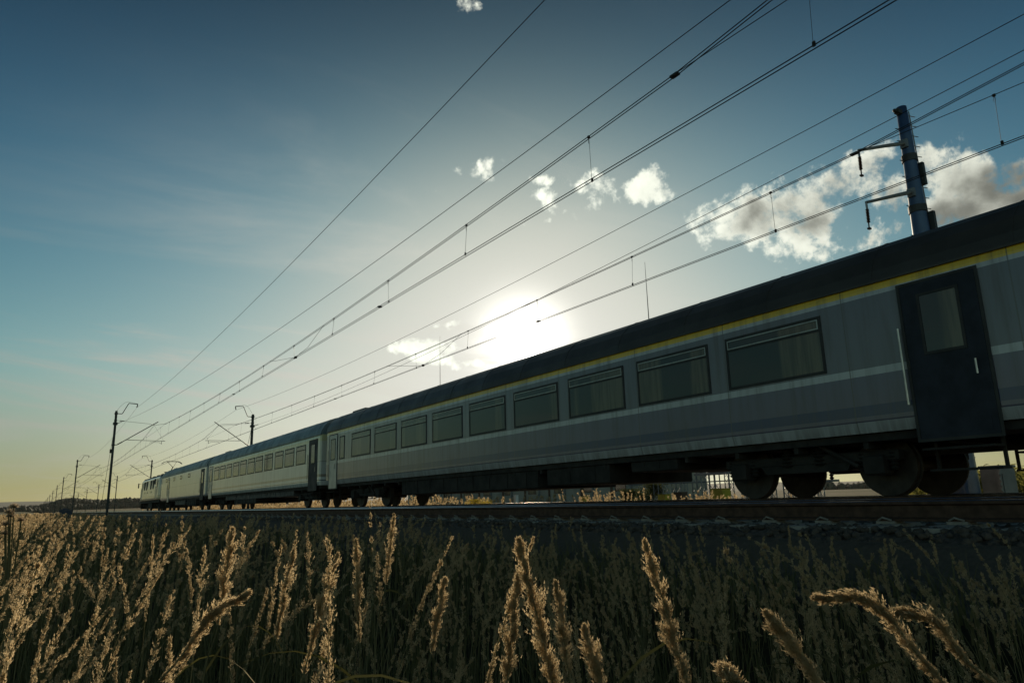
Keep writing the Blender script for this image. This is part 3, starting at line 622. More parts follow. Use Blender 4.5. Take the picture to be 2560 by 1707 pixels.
C3 = coach('blue-roofed mail coach behind the locomotive, with only small high windows', 67.6, 22.7, M['coach_c'], M['roof_b'], [(75.0, 75.9, False), (70.6, 71.5, False), (66.9, 67.8, False), (63.0, 63.9, False)],
      [(57.0, 58.2, M['navy']), (73.6, 74.5, M['pale'])], [(60.5, 64.5, 0.35, 0.8, M['under']), (65.5, 70.5, 0.45, 0.8, M['underg'])], [59.6, 75.8], zb=2.58, zt=2.90, eave=3.12)

# ------------------------------------------------------------------ locomotive
T = thing('locomotive', 'grey electric locomotive with raised pantograph at the head of the train', 'locomotive', (C2, 87.8, 0)); h = 8.0
pr = [(-1.46, 1.10), (-1.48, 1.30), (-1.46, 2.3), (-1.40, 3.25), (-1.15, 3.55), (-0.6, 3.66), (0.6, 3.66), (1.15, 3.55), (1.40, 3.25), (1.46, 2.3), (1.48, 1.30), (1.46, 1.10)]
def nose(y, off):   # raked cab ends
    return [(a*(1-0.10*off), y+ (0 if c < 2.2 else -math.copysign((c-2.2)*0.55*off, y)), c) for a, c in pr]
MB().loft([nose(-h, 1), nose(-h+0.9, 0), nose(h-0.9, 0), nose(h, 1)]).build('body', M['loco'], T)
rf = MB(); rf.loft([[(a, y, c) for a, c in ((-1.34, 3.30), (-1.16, 3.57), (-0.55, 3.70), (0.55, 3.70), (1.16, 3.57), (1.34, 3.30))] for y in (-h+1.0, h-1.0)]); 
for y in (-5.2, -1.6, 1.6, 5.2): rf.box(-0.5, 0.5, y-0.7, y+0.7, 3.66, 3.86)
rf.tube([(0.55, -5, 3.95), (0.55, 5, 3.95)], 0.02, 6)
for y in (-4, -2, 0, 2, 4): rf.sheds((0.55, y, 3.70), (0.55, y, 3.94), 0.05, 3, 8)
rf.build('roof', M['roof_k'], T)
for s in (-1, 1):
    xs_ = s*1.475
    for y in (-3.2, -1.3, 2.0, 4.0):
        f = MB(); f.loft([[(xs_+s*e, y+a, c) for a in (-0.32, 0.32)][::1]+[(xs_+s*e+0, y+a, c2) for a, c2 in ((0.32, 3.15), (-0.32, 3.15))] for e, c in ((-0.06, 2.25), (0.012, 2.25))]); W_ = f.build('window', M['frame'], T)
    for y in (-6.0, 6.2):
        d = MB(); d.box(min(xs_, xs_+s*0.012), max(xs_, xs_+s*0.012), y-0.35, y+0.35, 1.25, 3.1); D_ = d.build('door', M['pale'], T)
        MB().box(min(xs_+s*0.012, xs_+s*0.018), max(xs_+s*0.012, xs_+s*0.018), y-0.22, y+0.22, 2.3, 2.95).build('pane', M['glass'], D_)
        MB().tube([(xs_+s*0.05, y+0.45, 1.3), (xs_+s*0.05, y+0.45, 2.5)], 0.018, 6).build('handrail', M['alu'], D_)
        m_ = MB(); m_.tube([(xs_, y+math.copysign(0.95, y), 3.1), (xs_+s*0.28, y+math.copysign(1.0, y), 3.05)], 0.015, 5); m_.box(min(xs_+s*0.22, xs_+s*0.34), max(xs_+s*0.22, xs_+s*0.34), y+math.copysign(0.95, y)-0.04, y+math.copysign(0.95, y)+0.04, 2.6, 3.15); m_.build('mirror', M['frame'], T)
    for y in (-2.0, 1.2, 3.2): MB().box(min(xs_, xs_+s*0.01), max(xs_, xs_+s*0.01), y-0.12, y+0.12, 1.85, 2.05).build('grille', M['frame'], T)
for e in (-1, 1):
    g = MB(); y = e*(h-0.35)
    g.add([(-1.2, e*(h-0.02), 2.28), (1.2, e*(h-0.02), 2.28), (1.1, e*(h-0.50), 3.12), (-1.1, e*(h-0.50), 3.12), (-1.2, e*(h-0.05), 2.28), (1.2, e*(h-0.05), 2.28), (1.1, e*(h-0.53), 3.12), (-1.1, e*(h-0.53), 3.12)], [(0, 1, 2, 3), (7, 6, 5, 4), (0, 4, 5, 1), (1, 5, 6, 2), (2, 6, 7, 3), (3, 7, 4, 0)]); g.build('windscreen', M['glass'], T)
    for q in (-1, 1):
        MB().tube([(q*0.95, e*(h-0.05), 1.55), (q*0.95, e*(h+0.05), 1.55)], 0.13, 14).build('headlight', M['white'], T)
        bf = MB(); bf.tube([(q*0.87, e*(h-0.1), 1.0), (q*0.87, e*(h+0.3), 1.0)], 0.10, 10); bf.tube([(q*0.87, e*(h+0.3), 1.0), (q*0.87, e*(h+0.36), 1.0)], 0.24, 14); bf.build('buffer', M['under'], T)
    pg = MB(); pg.box(-1.3, 1.3, e*(h-0.25)-0.04, e*(h-0.25)+0.04, 0.22, 0.95); pg.build('snow_plough', M['under'], T)
U = MB(); U.box(-1.38, 1.38, -h+0.1, h-0.1, 0.82, 1.09); U.box(-1.25, 1.25, -1.6, 1.6, 0.32, 0.82); U.build('underframe', M['under'], T)
for y in (-4.6, 4.6): bogie(T, y, 3.0, 0.60)
pn = MB()   # single-arm pantograph
yb = -4.4
pn.box(-0.6, 0.6, yb-0.6, yb+0.6, 3.88, 3.95); pn.tube([(0, yb+0.5, 3.95), (0, yb-1.0, 4.42)], [0.06, 0.045], 8)
for q in (-1, 1): pn.tube([(q*0.05, yb-1.0, 4.42), (q*0.42, yb-0.1, 4.98)], 0.022, 6)
P_ = pn.build('pantograph', M['roof_k'], T)
hd = MB()
for e in (-0.18, 0.18): hd.tube([(-0.98, yb-0.1+e, 4.78), (-0.80, yb-0.1+e, 4.93), (-0.55, yb-0.1+e, 5.03), (0.55, yb-0.1+e, 5.03), (0.80, yb-0.1+e, 4.93), (0.98, yb-0.1+e, 4.78)], 0.03, 6)
hd.tube([(0.45, yb-0.3, 4.99), (0.45, yb+0.1, 4.99)], 0.02, 5); hd.tube([(-0.45, yb-0.3, 4.99), (-0.45, yb+0.1, 4.99)], 0.02, 5); hd.build('collector_head', M['roof_k'], P_)

# ------------------------------------------------------------------ blue mast behind the train
bm_ = thing('steel_mast', 'thick tapered blue steel mast with two arms, rising behind the nearest coach', 'mast', (18.0, 8.35, 0))
zt = 9.86; rb, rt_ = 0.36, 0.125
def rad(z): return rb+(rt_-rb)*(z+1)/(zt+1)
MB().tube([(0, 0, z) for z in (-1.1, 0, 3, 6, 9, zt)], [rad(z) for z in (-1.1, 0, 3, 6, 9, zt)], 24).build('pole', M['bluemast'], bm_, True)
MB().tube([(0, 0, -1.15), (0, 0, -0.98)], 0.55, 20).build('base', M['concrete'], bm_)
for zz_ in (8.40, 7.00):
    mb = MB(); mb.tube([(0, 0, zz_-0.09), (0, 0, zz_+0.09)], rad(zz_)+0.03, 20); mb.build('collar', M['steel'], bm_)
for z_, dz_ in ((8.80, 0), (7.44, 0)):
    a = MB(); r0 = rad(z_); tip = (-2.05, 0.18, z_-0.62)
    a.box(-r0-0.05, -r0+0.05, -0.09, 0.09, z_-0.13, z_+0.09); a.tube([(-r0, 0, z_), (-1.0, 0.08, z_-0.27), tip], [0.055, 0.045, 0.035], 8); a.tube([tip, (tip[0], tip[1], tip[2]-0.18)], 0.025, 6)
    A_ = a.build('arm', M['galv'], bm_)
    i_ = MB(); i_.sheds((tip[0], tip[1], tip[2]-0.17), (tip[0]-0.02, tip[1], tip[2]-0.52), 0.045, 9); i_.tube([(tip[0]-0.02, tip[1], tip[2]-0.52), (tip[0]-0.03, tip[1], tip[2]-0.66)], 0.018, 6); i_.box(tip[0]-0.07, tip[0]+0.02, tip[1]-0.03, tip[1]+0.03, tip[2]-0.69, tip[2]-0.65); i_.build('insulator', M['insul'], A_)
mb = MB(); mb.box(-0.30, -0.10, -0.06, 0.06, 9.62, 9.74); mb.sheds((-0.22, 0, 9.68), (-0.42, 0, 9.66), 0.05, 3); mb.build('bracket', M['steel'], bm_)
for z_ in (9.25, 8.9, 8.35, 7.9, 7.1, 6.3, 5.7): MB().tube([(-rad(z_)+0.03, 0.05, z_), (-rad(z_)-0.14, 0.1, z_-0.02), (-rad(z_)-0.03, 0.05, z_-0.07)], 0.010, 4).build('hook', M['steel'], bm_)
lad = MB(); lad.tube([(rad(0)+0.14, -0.16, -0.4), (rad(9.7)+0.12, -0.05, 9.8)], 0.016, 5)
for k in range(34):
    z_ = 0.2+k*0.285; q = rad(z_); lad.tube([(q-0.03, -0.10, z_), (q+0.20, -0.14, z_+0.01)], 0.011, 5)
lad.build('ladder', M['galv'], bm_)
mb = MB(); mb.box(rad(8)-0.06, rad(8)+0.05, -0.24, -0.1, 7.65, 8.25); mb.build('equipment_box', M['steel'], bm_)
mb = MB(); mb.box(rad(6.6)-0.08, rad(6.6)+0.03, -0.30, -0.15, 6.35, 6.9); mb.build('equipment_box', M['steel'], bm_)

cab = thing('trackside_cabinet', 'grey sheet-metal cabinet with ribbed edge at the foot of the blue mast', 'cabinet', (17.0, 7.15, -0.9), R(-14))
mb = MB(); mb.box(-0.22, 0.22, -0.22, 0.22, 0, 1.38, 0.02); mb.box(-0.24, 0.24, -0.24, 0.24, 1.38, 1.43, 0.01); mb.build('body', M['cabinet'], cab)
mb = MB(); mb.box(-0.245, -0.225, -0.24, -0.18, 0.33, 1.33)
for k in range(9): mb.box(-0.28, -0.24, -0.24, -0.18, 0.35+k*0.11, 0.41+k*0.11)
mb.build('hinge_strip', M['galv'], cab); MB().box(-0.18, 0.18, -0.235, -0.225, 0.15, 1.25).build('door', M['cabinet'], cab)

hut = thing('cable_cabinet', 'small dark blue trackside cabinet with a pitched lid, in the grass at far left', 'cabinet', (3.2, 61.0, -1.0))
hp = at(164, 1281, 55.0); hut.location = (float(hp[0]), float(hp[1]), float(hground(hp[0], hp[1]))-0.05)
hz = float(hp[2])+0.28-hut.location[2]
mb = MB(); mb.box(-0.36, 0.36, -0.3, 0.3, 0, hz-0.2, 0.02); mb.build('body', M['bluebox'], hut)
mb = MB(); mb.loft([[(-0.40, y, hz-0.2), (0.40, y, hz-0.2), (0.40, y, hz-0.16), (-0.08, y, hz+0.02), (-0.40, y, hz-0.14)] for y in (-0.34, 0.34)]); mb.build('lid', M['bluebox'], hut)
MB().box(-0.3, 0.3, -0.31, -0.302, 0.2, hz-0.28).build('door', M['bluebox'], hut)

# ------------------------------------------------------------------ substation beyond the train
SX = 45.0
def sy(px): 
    v = direction(px, 1240); return SX*v[1]/v[0]
bld = thing('substation_building', 'long plain beige building seen under the train', 'building', (SX, 0, -1.0)); y0, y1 = sy(1597), sy(1020)
mb = MB(); mb.box(0, 9, y0, y1, -0.5, 5.2); mb.build('wall', M['concrete'], bld)
mb = MB(); mb.box(-0.25, 9.25, y0-0.25, y1+0.25, 5.2, 5.45); mb.build('roof', M['roof'], bld)
for k in range(10):
    y = y0+1.6+k*(y1-y0-3)/9.5; f = MB(); ring_frame(f, -0.05, -0.003, y, y+1.5, 1.6, 3.4, 0.07); W_ = f.build('window', M['brown'], bld); MB().box(-0.03, -0.003, y+0.07, y+1.43, 1.67, 3.33).build('pane', M['glass'], W_)
for k in range(16):
    y = y0+0.8+k*2.4+(k % 3)*0.3; MB().box(-0.22, -0.003, y-0.06, y+0.06, -0.4, 5.19).build('pilaster', M['brown' if k % 2 else 'cabinet'], bld)
def frame_post(x, y, hh, label, arms=1):
    P = thing('substation_post', label, 'post', (x, y, -1.1), 0, 'steel posts of the substation under the train')
    mb = MB(); wv = 0.16
    for a in (-wv, wv):
        for b_ in (-wv, wv): mb.tube([(a, b_, 0), (a*0.9, b_*0.9, hh)], 0.028, 5)
    z = 0.1; q = 1
    while z < hh-0.4:
        for b_ in (-wv, wv): mb.tube([(-wv*q, b_, z), (wv*q, b_, z+0.38)], 0.014, 4); mb.tube([(b_, -wv*q, z), (b_, wv*q, z+0.38)], 0.014, 4)
        z += 0.38; q = -q
    mb.box(-0.25, 0.25, -0.9, 0.9, hh, hh+0.1); mb.build('post', M['galv'], P)
    for b_ in (-0.7, 0, 0.7):
        i_ = MB(); i_.sheds((0, b_, hh+0.1), (0, b_, hh+0.9), 0.11, 6, 10); i_.build('insulator', M['insul'], P)
    return P
pp = None
sub_px = [(1622, 30, 2.4), (1647, 24, 2.0), (1663, 34, 2.6), (1692, 27, 2.0), (1713, 36, 3.2), (1745, 26, 2.4), (1766, 32, 2.8), (1790, 24, 2.0), (1826, 30, 2.6), (1868, 26, 2.2), (1930, 28, 2.4), (1975, 25, 2.2), (2050, 30, 1.6)]
for k, (px, X, hh) in enumerate(sub_px):
    v = direction(px, 1240); y = X*v[1]/v[0]
    frame_post(X, y, hh, ['leftmost lattice post beside the building end', 'low lattice post second from the building', 'third lattice post from the building, tall', 'fourth lattice post from the building', 'fifth lattice post from the building, tallest', 'sixth lattice post from the building', 'seventh lattice post from the building', 'eighth lattice post from the building, low', 'ninth lattice post from the building', 'tenth lattice post from the building', 'eleventh lattice post, in the dark gap under the bogie', 'twelfth lattice post, under the bogie', 'last low lattice post, right of the bogie gap'][k])
# bus bars joining them
v = direction(1615, 1240); y_a = 30*v[1]/v[0]; v = direction(1900, 1240); y_b = 30*v[1]/v[0]
for z_, x_, lab in ((2.35, 30.0, 'upper horizontal bus bar across the substation posts'), (1.75, 29.6, 'lower horizontal bus bar across the substation posts')):
    tag(MB().tube([(x_, y_a+1, z_-1), (x_, y_b-1, z_-1)], 0.035, 6).build('bus_bar', M['galv']), lab, 'bus bar')
for px, X, lab in ((1100, 45.0, 'slender lightning rod left of the sun, above the coach roof'), (1619, 45.0, 'slender lightning rod right of the sun, above the coach roof')):
    v = direction(px, 1240); y = X*v[1]/v[0]; vt = 0.5024 if px == 1100 else 0.4696; ztp = X*vt+CAMZ
    if px == 1100: X = 44.0; y = X*1.914; ztp = X*vt+CAMZ
    else: X = 44.0; y = X*1.006; ztp = X*vt+CAMZ
    Tm = thing('lightning_rod', lab, 'lightning rod', (X, y, 0))
    MB().tube([(0, 0, -1.2), (0, 0, 8), (0, 0, 15)], [0.16, 0.10, 0.055], 10).build('pole', M['galv'], Tm); MB().tube([(0, 0, 15), (0, 0, ztp)], [0.045, 0.014], 6).build('tip', M['steel'], Tm)
for px, py, X, s_, mt, lab in ((1661, 1247, 22, 0.42, 'yellow', 'yellow box on the ground below the substation posts'), (1462, 1249, 22, 0.36, 'yellow', 'yellow box in front of the beige building'), (1702, 1242, 23, 0.45, 'brown', 'brown box among the substation posts'), (1802, 1238, 23, 0.62, 'yellow', 'dull yellow box right of the substation posts'), (1290, 1242, 22, 0.22, 'white', 'small white box glinting in front of the building')):
    v = direction(px, py); P_ = v/v[0]*X; z_ = P_[2]+CAMZ; bo = thing('utility_box', lab, 'box', (P_[0], P_[1], z_-0.5))
    mb = MB(); mb.box(-s_*0.4, s_*0.4, -s_/2, s_/2, 0.2, 0.5+s_*0.4, 0.015); mb.build('body', M[mt], bo); MB().box(-s_*0.43, s_*0.43, -s_*0.53, s_*0.53, 0.5+s_*0.4, 0.53+s_*0.4).build('lid', M[mt], bo); MB().box(-0.05, 0.05, -0.05, 0.05, -0.7, 0.2).build('leg', M['galv'], bo)

# ------------------------------------------------------------------ vegetation generators (numpy)
WAZ = R(31.0)
def curve_plants(base, top_h, bend, azim, nseg=10, pw=2.6):
    """bend: final tilt from vertical (rad). returns points (P,nseg+1,3) and unit tangents"""
    P = len(base); s = np.linspace(0, 1, nseg+1)[None, :]
    th = bend[:, None]*s**pw + 0.04*np.sin(s*5+azim[:, None]*7)
    L = top_h[:, None]/nseg
    dxy = np.sin(th)*L; dz_ = np.cos(th)*L
    ax = np.cumsum(dxy, 1)-dxy[:, :1]; zz_ = np.cumsum(dz_, 1)-dz_[:, :1]
    pts = np.stack([base[:, 0:1]+ax*np.sin(azim)[:, None], base[:, 1:2]+ax*np.cos(azim)[:, None], base[:, 2:3]+zz_], -1)
    tg = np.gradient(pts, axis=1); tg /= np.linalg.norm(tg, axis=2, keepdims=True)+1e-9
    return pts, tg
def sample(pts, tg, t_):
    n = pts.shape[1]-1; f = np.clip(t_*n, 0, n-1e-4); i = f.astype(int); fr = (f-i)[..., None]; r_ = np.arange(len(pts))[:, None]
    return pts[r_, i]*(1-fr)+pts[r_, i+1]*fr, tg[r_, i]
def tri_mesh(c, a, b_):
    """triangles from centre, long half vector a, side half vector b"""
    n = len(c); V = np.stack([c-a*0.5-b_, c-a*0.5+b_, c+a], 1).reshape(-1, 3); return V, np.arange(3*n).reshape(n, 3)
def plume_geo(pts, tg, frac, nsp, width, size, rg):
    """spikelets set on short branchlets along the last part of each curve"""
    P = len(pts); nb = max(6, nsp//9); S = nb*9
    ncl = int(np.clip(nb/5, 7, 26)); cl = rg.integers(0, ncl, (P, nb)); r_ = np.arange(P)[:, None]     # side branches bunch into tufts
    ct = (np.arange(ncl)+0.5)/ncl+rg.normal(0, 0.4/ncl, (P, ncl)); cp = rg.uniform(0, 2*np.pi, (P, ncl)); cw = rg.uniform(0.35, 1.25, (P, ncl))
    tb = np.repeat(np.clip(ct[r_, cl]+rg.normal(0, 0.022, (P, nb)), 0, 1), 9, 1); ph = np.repeat(cp[r_, cl]+rg.normal(0, 0.9, (P, nb)), 9, 1)
    tt = 1-frac+frac*tb
    c, d = sample(pts, tg, tt)
    u = np.cross(d, np.array([0.3, 0.5, 0.81])); u /= np.linalg.norm(u, axis=2, keepdims=True)+1e-9; v_ = np.cross(d, u)
    rad_ = width[:, None]*(np.sin(np.pi*np.clip(tb*0.86+0.12, 0, 1))**0.75)
    lump = np.repeat(cw[r_, cl]*rg.uniform(0.6, 1.3, (P, nb)), 9, 1); q = np.tile(np.linspace(0.12, 1, 9), (P, nb))
    out = (u*np.cos(ph)[..., None]+v_*np.sin(ph)[..., None])
    side = np.array([np.sin(WAZ), np.cos(WAZ), -0.35])
    pos = c + out*(rad_*lump*q)[..., None] + d*(q*lump*rad_*1.5)[..., None] + side*(rad_*q*0.25)[..., None]
    pos += rg.normal(0, 1, pos.shape)*(size*0.35)[:, None, None]
    a = d*1.0+out*0.35+rg.normal(0, 0.42, pos.shape); a /= np.linalg.norm(a, axis=2, keepdims=True)
    b_ = np.cross(a, rg.normal(0, 1, a.shape)); b_ /= np.linalg.norm(b_, axis=2, keepdims=True)+1e-9
    sz = size[:, None, None]*rg.uniform(0.6, 1.3, (P, S, 1))
    return tri_mesh(pos.reshape(-1, 3), (a*sz).reshape(-1, 3), (b_*sz*0.26).reshape(-1, 3))
def strip_geo(pts, w0, flat=None, taper=1.0):
    """ribbon (two crossed for stems) along curves"""
    P, n, _ = pts.shape; tg = np.gradient(pts, axis=1); view = pts-np.array([0, 0, CAMZ])
    sd_ = np.cross(tg, view if flat is None else np.broadcast_to(flat[:, None, :], pts.shape)); sd_ /= np.linalg.norm(sd_, axis=2, keepdims=True)+1e-9
    wv = (w0[:, None]*(1-taper*np.linspace(0, 1, n)[None, :]**1.5))[..., None]
    V = np.stack([pts-sd_*wv, pts+sd_*wv], 2).reshape(-1, 3); ii = np.arange(P*n*2).reshape(P, n, 2)
    F = np.stack([ii[:, :-1, 0], ii[:, :-1, 1], ii[:, 1:, 1], ii[:, 1:, 0]], -1).reshape(-1, 4)
    return V, F
def join_parts(parts):
    Vs, Fs, off = [], [], 0
    for V, F in parts: Vs.append(V); Fs.append(F+off); off += len(V)
    return np.concatenate(Vs), np.concatenate(Fs)

# positions in the reed field: only where it can be seen
rg = np.random.default_rng(21)
pos = []
def scatter(n, r0, r1, a0, a1, xmax, xmin=-9e9):
    r = np.sqrt(rg.uniform(r0**2, r1**2, n)); a = np.radians(rg.uniform(a0, a1, n)); x = r*np.sin(a); y = r*np.cos(a); k = (x < xmax) & (x > xmin); return np.stack([x[k], y[k]], -1), r[k]
lod = []
for (n, r0, r1, a0, a1, nsp, wd, sz, bl) in ((290, 0.95, 2.2, -6, 74, 900, 0.0105, 0.0032, 1), (840, 2.2, 4.2, -5, 73, 480, 0.0125, 0.0050, 1), (1050, 4.2, 8.5, -5, 66, 250, 0.016, 0.0085, 1), (1500, 8.5, 20, -5, 33, 100, 0.020, 0.016, 0), (1900, 20, 48, -4.5, 12, 45, 0.028, 0.032, 0), (1500, 48, 110, -4.5, 4, 18, 0.04, 0.07, 0)):
    xy, r = scatter(n, r0, r1, a0, a1, 3.5 if r1 < 48 else 2.6)
    clump = np.sin(xy[:, 0]*1.7+1)*np.sin(xy[:, 1]*1.1+2)
    keep = rg.uniform(0, 1, len(r)) < 0.72+0.28*clump; xy, r, clump = xy[keep], r[keep], clump[keep]
    z = hground(xy[:, 0], xy[:, 1]); hgt = rg.normal(1.18, 0.12, len(r))+0.05*clump
    azd = np.degrees(np.arctan2(xy[:, 0], xy[:, 1]))
    top = np.where(xy[:, 0] > 1.9, -0.06-rg.uniform(0, 0.30, len(r))-(xy[:, 0]-1.9)*0.03, -0.02-rg.uniform(0, 0.75, len(r))**1.2*0.8)
    top = np.where(azd > 25, np.minimum(top, -0.08-rg.uniform(0, 0.4, len(r))), top)
    hgt = np.maximum(0.5, top-z+0.10)
    bend = rg.normal(0.55, 0.28, len(r)).clip(0.05, 1.35); lodge = rg.uniform(0, 1, len(r)) < 0.05; bend = np.where(lodge, bend+1.0, bend); hgt = hgt*(1+0.10*np.minimum(bend, 1.3)**2)
    azm = WAZ+rg.normal(0, 0.55, len(r))
    lod.append((np.column_stack([xy, z-0.02]), hgt, bend, azm, nsp, wd, sz, r))
pg, sg = [], []
for base_, hgt, bend, azm, nsp, wd, sz, r in lod:
    pts, tg = curve_plants(base_, hgt, bend, azm)
    frac = 0.155
    pg.append(plume_geo(pts, tg, frac, nsp, wd*rg.uniform(0.5, 1.25, len(r)), sz*np.ones(len(r)), rg))
    sg.append(strip_geo(pts, np.maximum(0.0012, r*0.00022), None, 0.6))
Vp, Fp = join_parts(pg)
reed = tag(nmesh('reed_grass', Vp, Fp, M['plume']), 'field of dry tan reed grass plumes filling the foreground', 'grass', kind='stuff')
Vs_, Fs_ = join_parts(sg); nmesh('stems', Vs_, Fs_, M['stem'], parent=reed)
# blades
bl = []
for (n, r0, r1, a0, a1, wv) in ((5600, 1.35, 3.2, -8, 76, 0.0030), (7000, 3.2, 9, -6, 74, 0.0055), (6000, 9, 28, -5, 33, 0.012), (3500, 28, 90, -5, 7, 0.03)):
    xy, r = scatter(n, r0, r1, a0, a1, 5.1); z = hground(xy[:, 0], xy[:, 1]); hmax = np.where(xy[:, 0] > 4.2, 0.22, np.where(xy[:, 0] > 2.4, 0.5, 0.98))
    hh = hmax*rg.uniform(0.45, 1.0, len(r)); pts, tg = curve_plants(np.column_stack([xy, z-0.02]), hh, rg.uniform(0.2, 1.5, len(r)), WAZ+rg.normal(0, 1.3, len(r)), 7, 1.8)
    fl = rg.normal(0, 1, (len(r), 3)); bl.append(strip_geo(pts, wv*rg.uniform(0.6, 1.4, len(r)), fl, 1.0))
V, F = join_parts(bl); nmesh('blades', V, F, M['blade'], parent=reed)

# individual plumes standing out in front
def hero(name, label, tip, base_px, d0, wpx, nsp=1500, lean=None, cat='grass plume', size=1.0, mt='plume', dens=1.0):
    """tip / base of the plume in the photo; real plant rooted in the ground below"""
    a = at(*tip, d0); L = math.hypot(tip[0]-base_px[0], tip[1]-base_px[1])/FPX*d0
    b_ = at(*base_px, d0*(0.97)); T = thing(name, label, cat, (0, 0, 0))
    w_ = np.array([math.sin(WAZ), math.cos(WAZ), 0])
    dn = (b_-a)/np.linalg.norm(b_-a); c1 = b_+dn*0.22; c1[2] = min(c1[2], b_[2]-0.10); g = c1.copy(); g[:2] += dn[:2]*0.12; g[2] = float(hground(g[0], g[1]))-0.02
    T.location = tuple(float(q) for q in g)
    ctrl = [g, c1, b_, (a+b_)/2+np.array([0, 0, 1])*L*(lean or 0.04), a]
    # catmull-rom through control points
    C = np.array([ctrl[0]*2-ctrl[1]]+ctrl+[ctrl[-1]*2-ctrl[-2]]); out = []
    for i in range(1, len(C)-2):
        for q in np.linspace(0, 1, 9)[:-1]:
            out.append(0.5*((2*C[i])+(-C[i-1]+C[i+1])*q+(2*C[i-1]-5*C[i]+4*C[i+1]-C[i+2])*q*q+(-C[i-1]+3*C[i]-3*C[i+1]+C[i+2])*q**3))
    out.append(C[-2]); pts = (np.array(out)-g)[None]; tg = np.gradient(pts, axis=1); tg /= np.linalg.norm(tg, axis=2, keepdims=True)
    width = np.array([wpx/FPX*d0*0.5])
    V, F = plume_geo(pts, tg, 0.5, int(nsp*(3.0 if wpx > 16 else 1.2)), width*0.85, np.array([0.0029*size]), rg)
    nmesh('plume', V, F, M[mt], parent=T)
    n_ = pts.shape[1]; mb = MB(); mb.tube([tuple(p_) for p_ in pts[0]], [0.0017*(1-0.7*i/n_) for i in range(n_)], 6); mb.build('stem', M['stem'], T)
    for k in range(2):
        i = 6+5*k; p0_ = pts[0][i]; dd = rg.normal(0, 1, 3)*np.array([1, 1, 0.2]); dd /= np.linalg.norm(dd); q = np.linspace(0, 1, 8)[:, None]
        cv = (p0_+dd*q*0.28+np.array([0, 0, 1])*(q*0.22-q*q*0.26))[None]; V, F = strip_geo(cv, np.array([0.0028]), rg.normal(0, 1, (1, 3)), 1.0); nmesh('leaf', V, F, M['blade'], parent=T)
    return T
H = [('tall thick bent plume in the middle foreground, tallest of the bright ones', (1296, 1350), (1400, 1790), 0.92, 62, 2600, 0.02),
     ('narrow bright plume leaning against the left of the tall middle one', (1298, 1425), (1262, 1760), 1.05, 44, 1800, 0.02),
     ('plume close to the right of the tall middle one', (1390, 1455), (1425, 1720), 1.15, 42, 1500, 0.05),
     ('lone bright plume standing left of the centre, tilted right', (1113, 1445), (1078, 1630), 1.25, 34, 1300, 0.02),
     ('pale plume reaching up to the track, left of the centre', (985, 1286), (965, 1460), 1.7, 26, 1000, 0.02),
     ('knobbly upright plume below the second coach', (890, 1348), (898, 1600), 1.4, 30, 1200, 0.02),
     ('bright plume tilted right with a hooked tip, left of the knobbly one', (845, 1385), (760, 1680), 1.2, 36, 1500, 0.08),
     ('forked looking plume arching right in the left foreground', (735, 1370), (690, 1600), 1.35, 30, 1100, 0.05),
     ('stout blurred plume in the left foreground below the tallest mast', (585, 1320), (545, 1560), 1.3, 44, 1400, 0.03),
     ('low plume nodding to the right at the lower left', (625, 1480), (400, 1700), 0.95, 36, 1300, 0.10),
     ('long bright plume right of the centre, leaning left', (1612, 1352), (1740, 1790), 0.98, 50, 2200, 0.02),
     ('horizontal arching plume in the right foreground', (2038, 1492), (2400, 1740), 0.85, 40, 1900, 0.16),
     ('fluffy plume leaning left in the right foreground, below the arching one', (1915, 1530), (2080, 1760), 0.95, 46, 1700, 0.05),
     ('plume arching left from the lower right corner', (2200, 1528), (2500, 1720), 0.9, 34, 1400, 0.14),
     ('low plume just entering the bottom edge right of the centre', (1800, 1662), (1880, 1790), 0.75, 40, 1100, 0.10),
     ('short dark plume at the right foreground tilted left', (1460, 1565), (1530, 1790), 0.95, 44, 1500, 0.02),
     ('thin sparse stalk standing straight up in front of the rails', (925, 1256), (930, 1430), 2.0, 6, 160, 0.0),
     ('thin sparse oat-like stalk leaning left in the right foreground', (1806, 1360), (1905, 1560), 1.3, 14, 170, 0.02),
     ('second thin oat-like stalk, behind the leaning sparse one', (1895, 1402), (2010, 1600), 1.35, 12, 150, 0.02)]
for k, (lab, tip, bs, d0, wpx, nsp, lean) in enumerate(H):
    hero('grass_stalk' if wpx < 16 else 'grass_plume', lab, tip, bs, d0, wpx, nsp, lean, 'grass stalk' if wpx < 16 else 'grass plume', 1.5 if wpx < 16 else 1.0)
# thistle at the left edge
th = thing('thistle', 'dry thistle with fluffy seed heads at the left edge', 'thistle', (0, 0, 0)); g0 = at(45, 1330, 2.6); gz = float(hground(g0[0], g0[1])); th.location = (float(g0[0]), float(g0[1]), gz)
for (px, py) in ((35, 1268), (22, 1282), (27, 1291), (52, 1302), (15, 1312), (12, 1335)):
    e = at(px, py, 2.6)-np.array(th.location); MB().tube([(0, 0, 0.0), (0, 0, e[2]*0.75), (e[0]*0.6, e[1]*0.6, e[2]*0.92), tuple(e)], 0.0022, 5).build('stem', M['stem'], th)
    n = 170; dv = rg.normal(0, 1, (n, 3)); dv[:, 2] = np.abs(dv[:, 2]); dv /= np.linalg.norm(dv, axis=1, keepdims=True); b_ = np.cross(dv, rg.normal(0, 1, (n, 3))); b_ /= np.linalg.norm(b_, axis=1, keepdims=True)
    V, F = tri_mesh(e+dv*0.006, dv*0.010, b_*0.0012); nmesh('seed_head', V, F, M['seed'], parent=th)

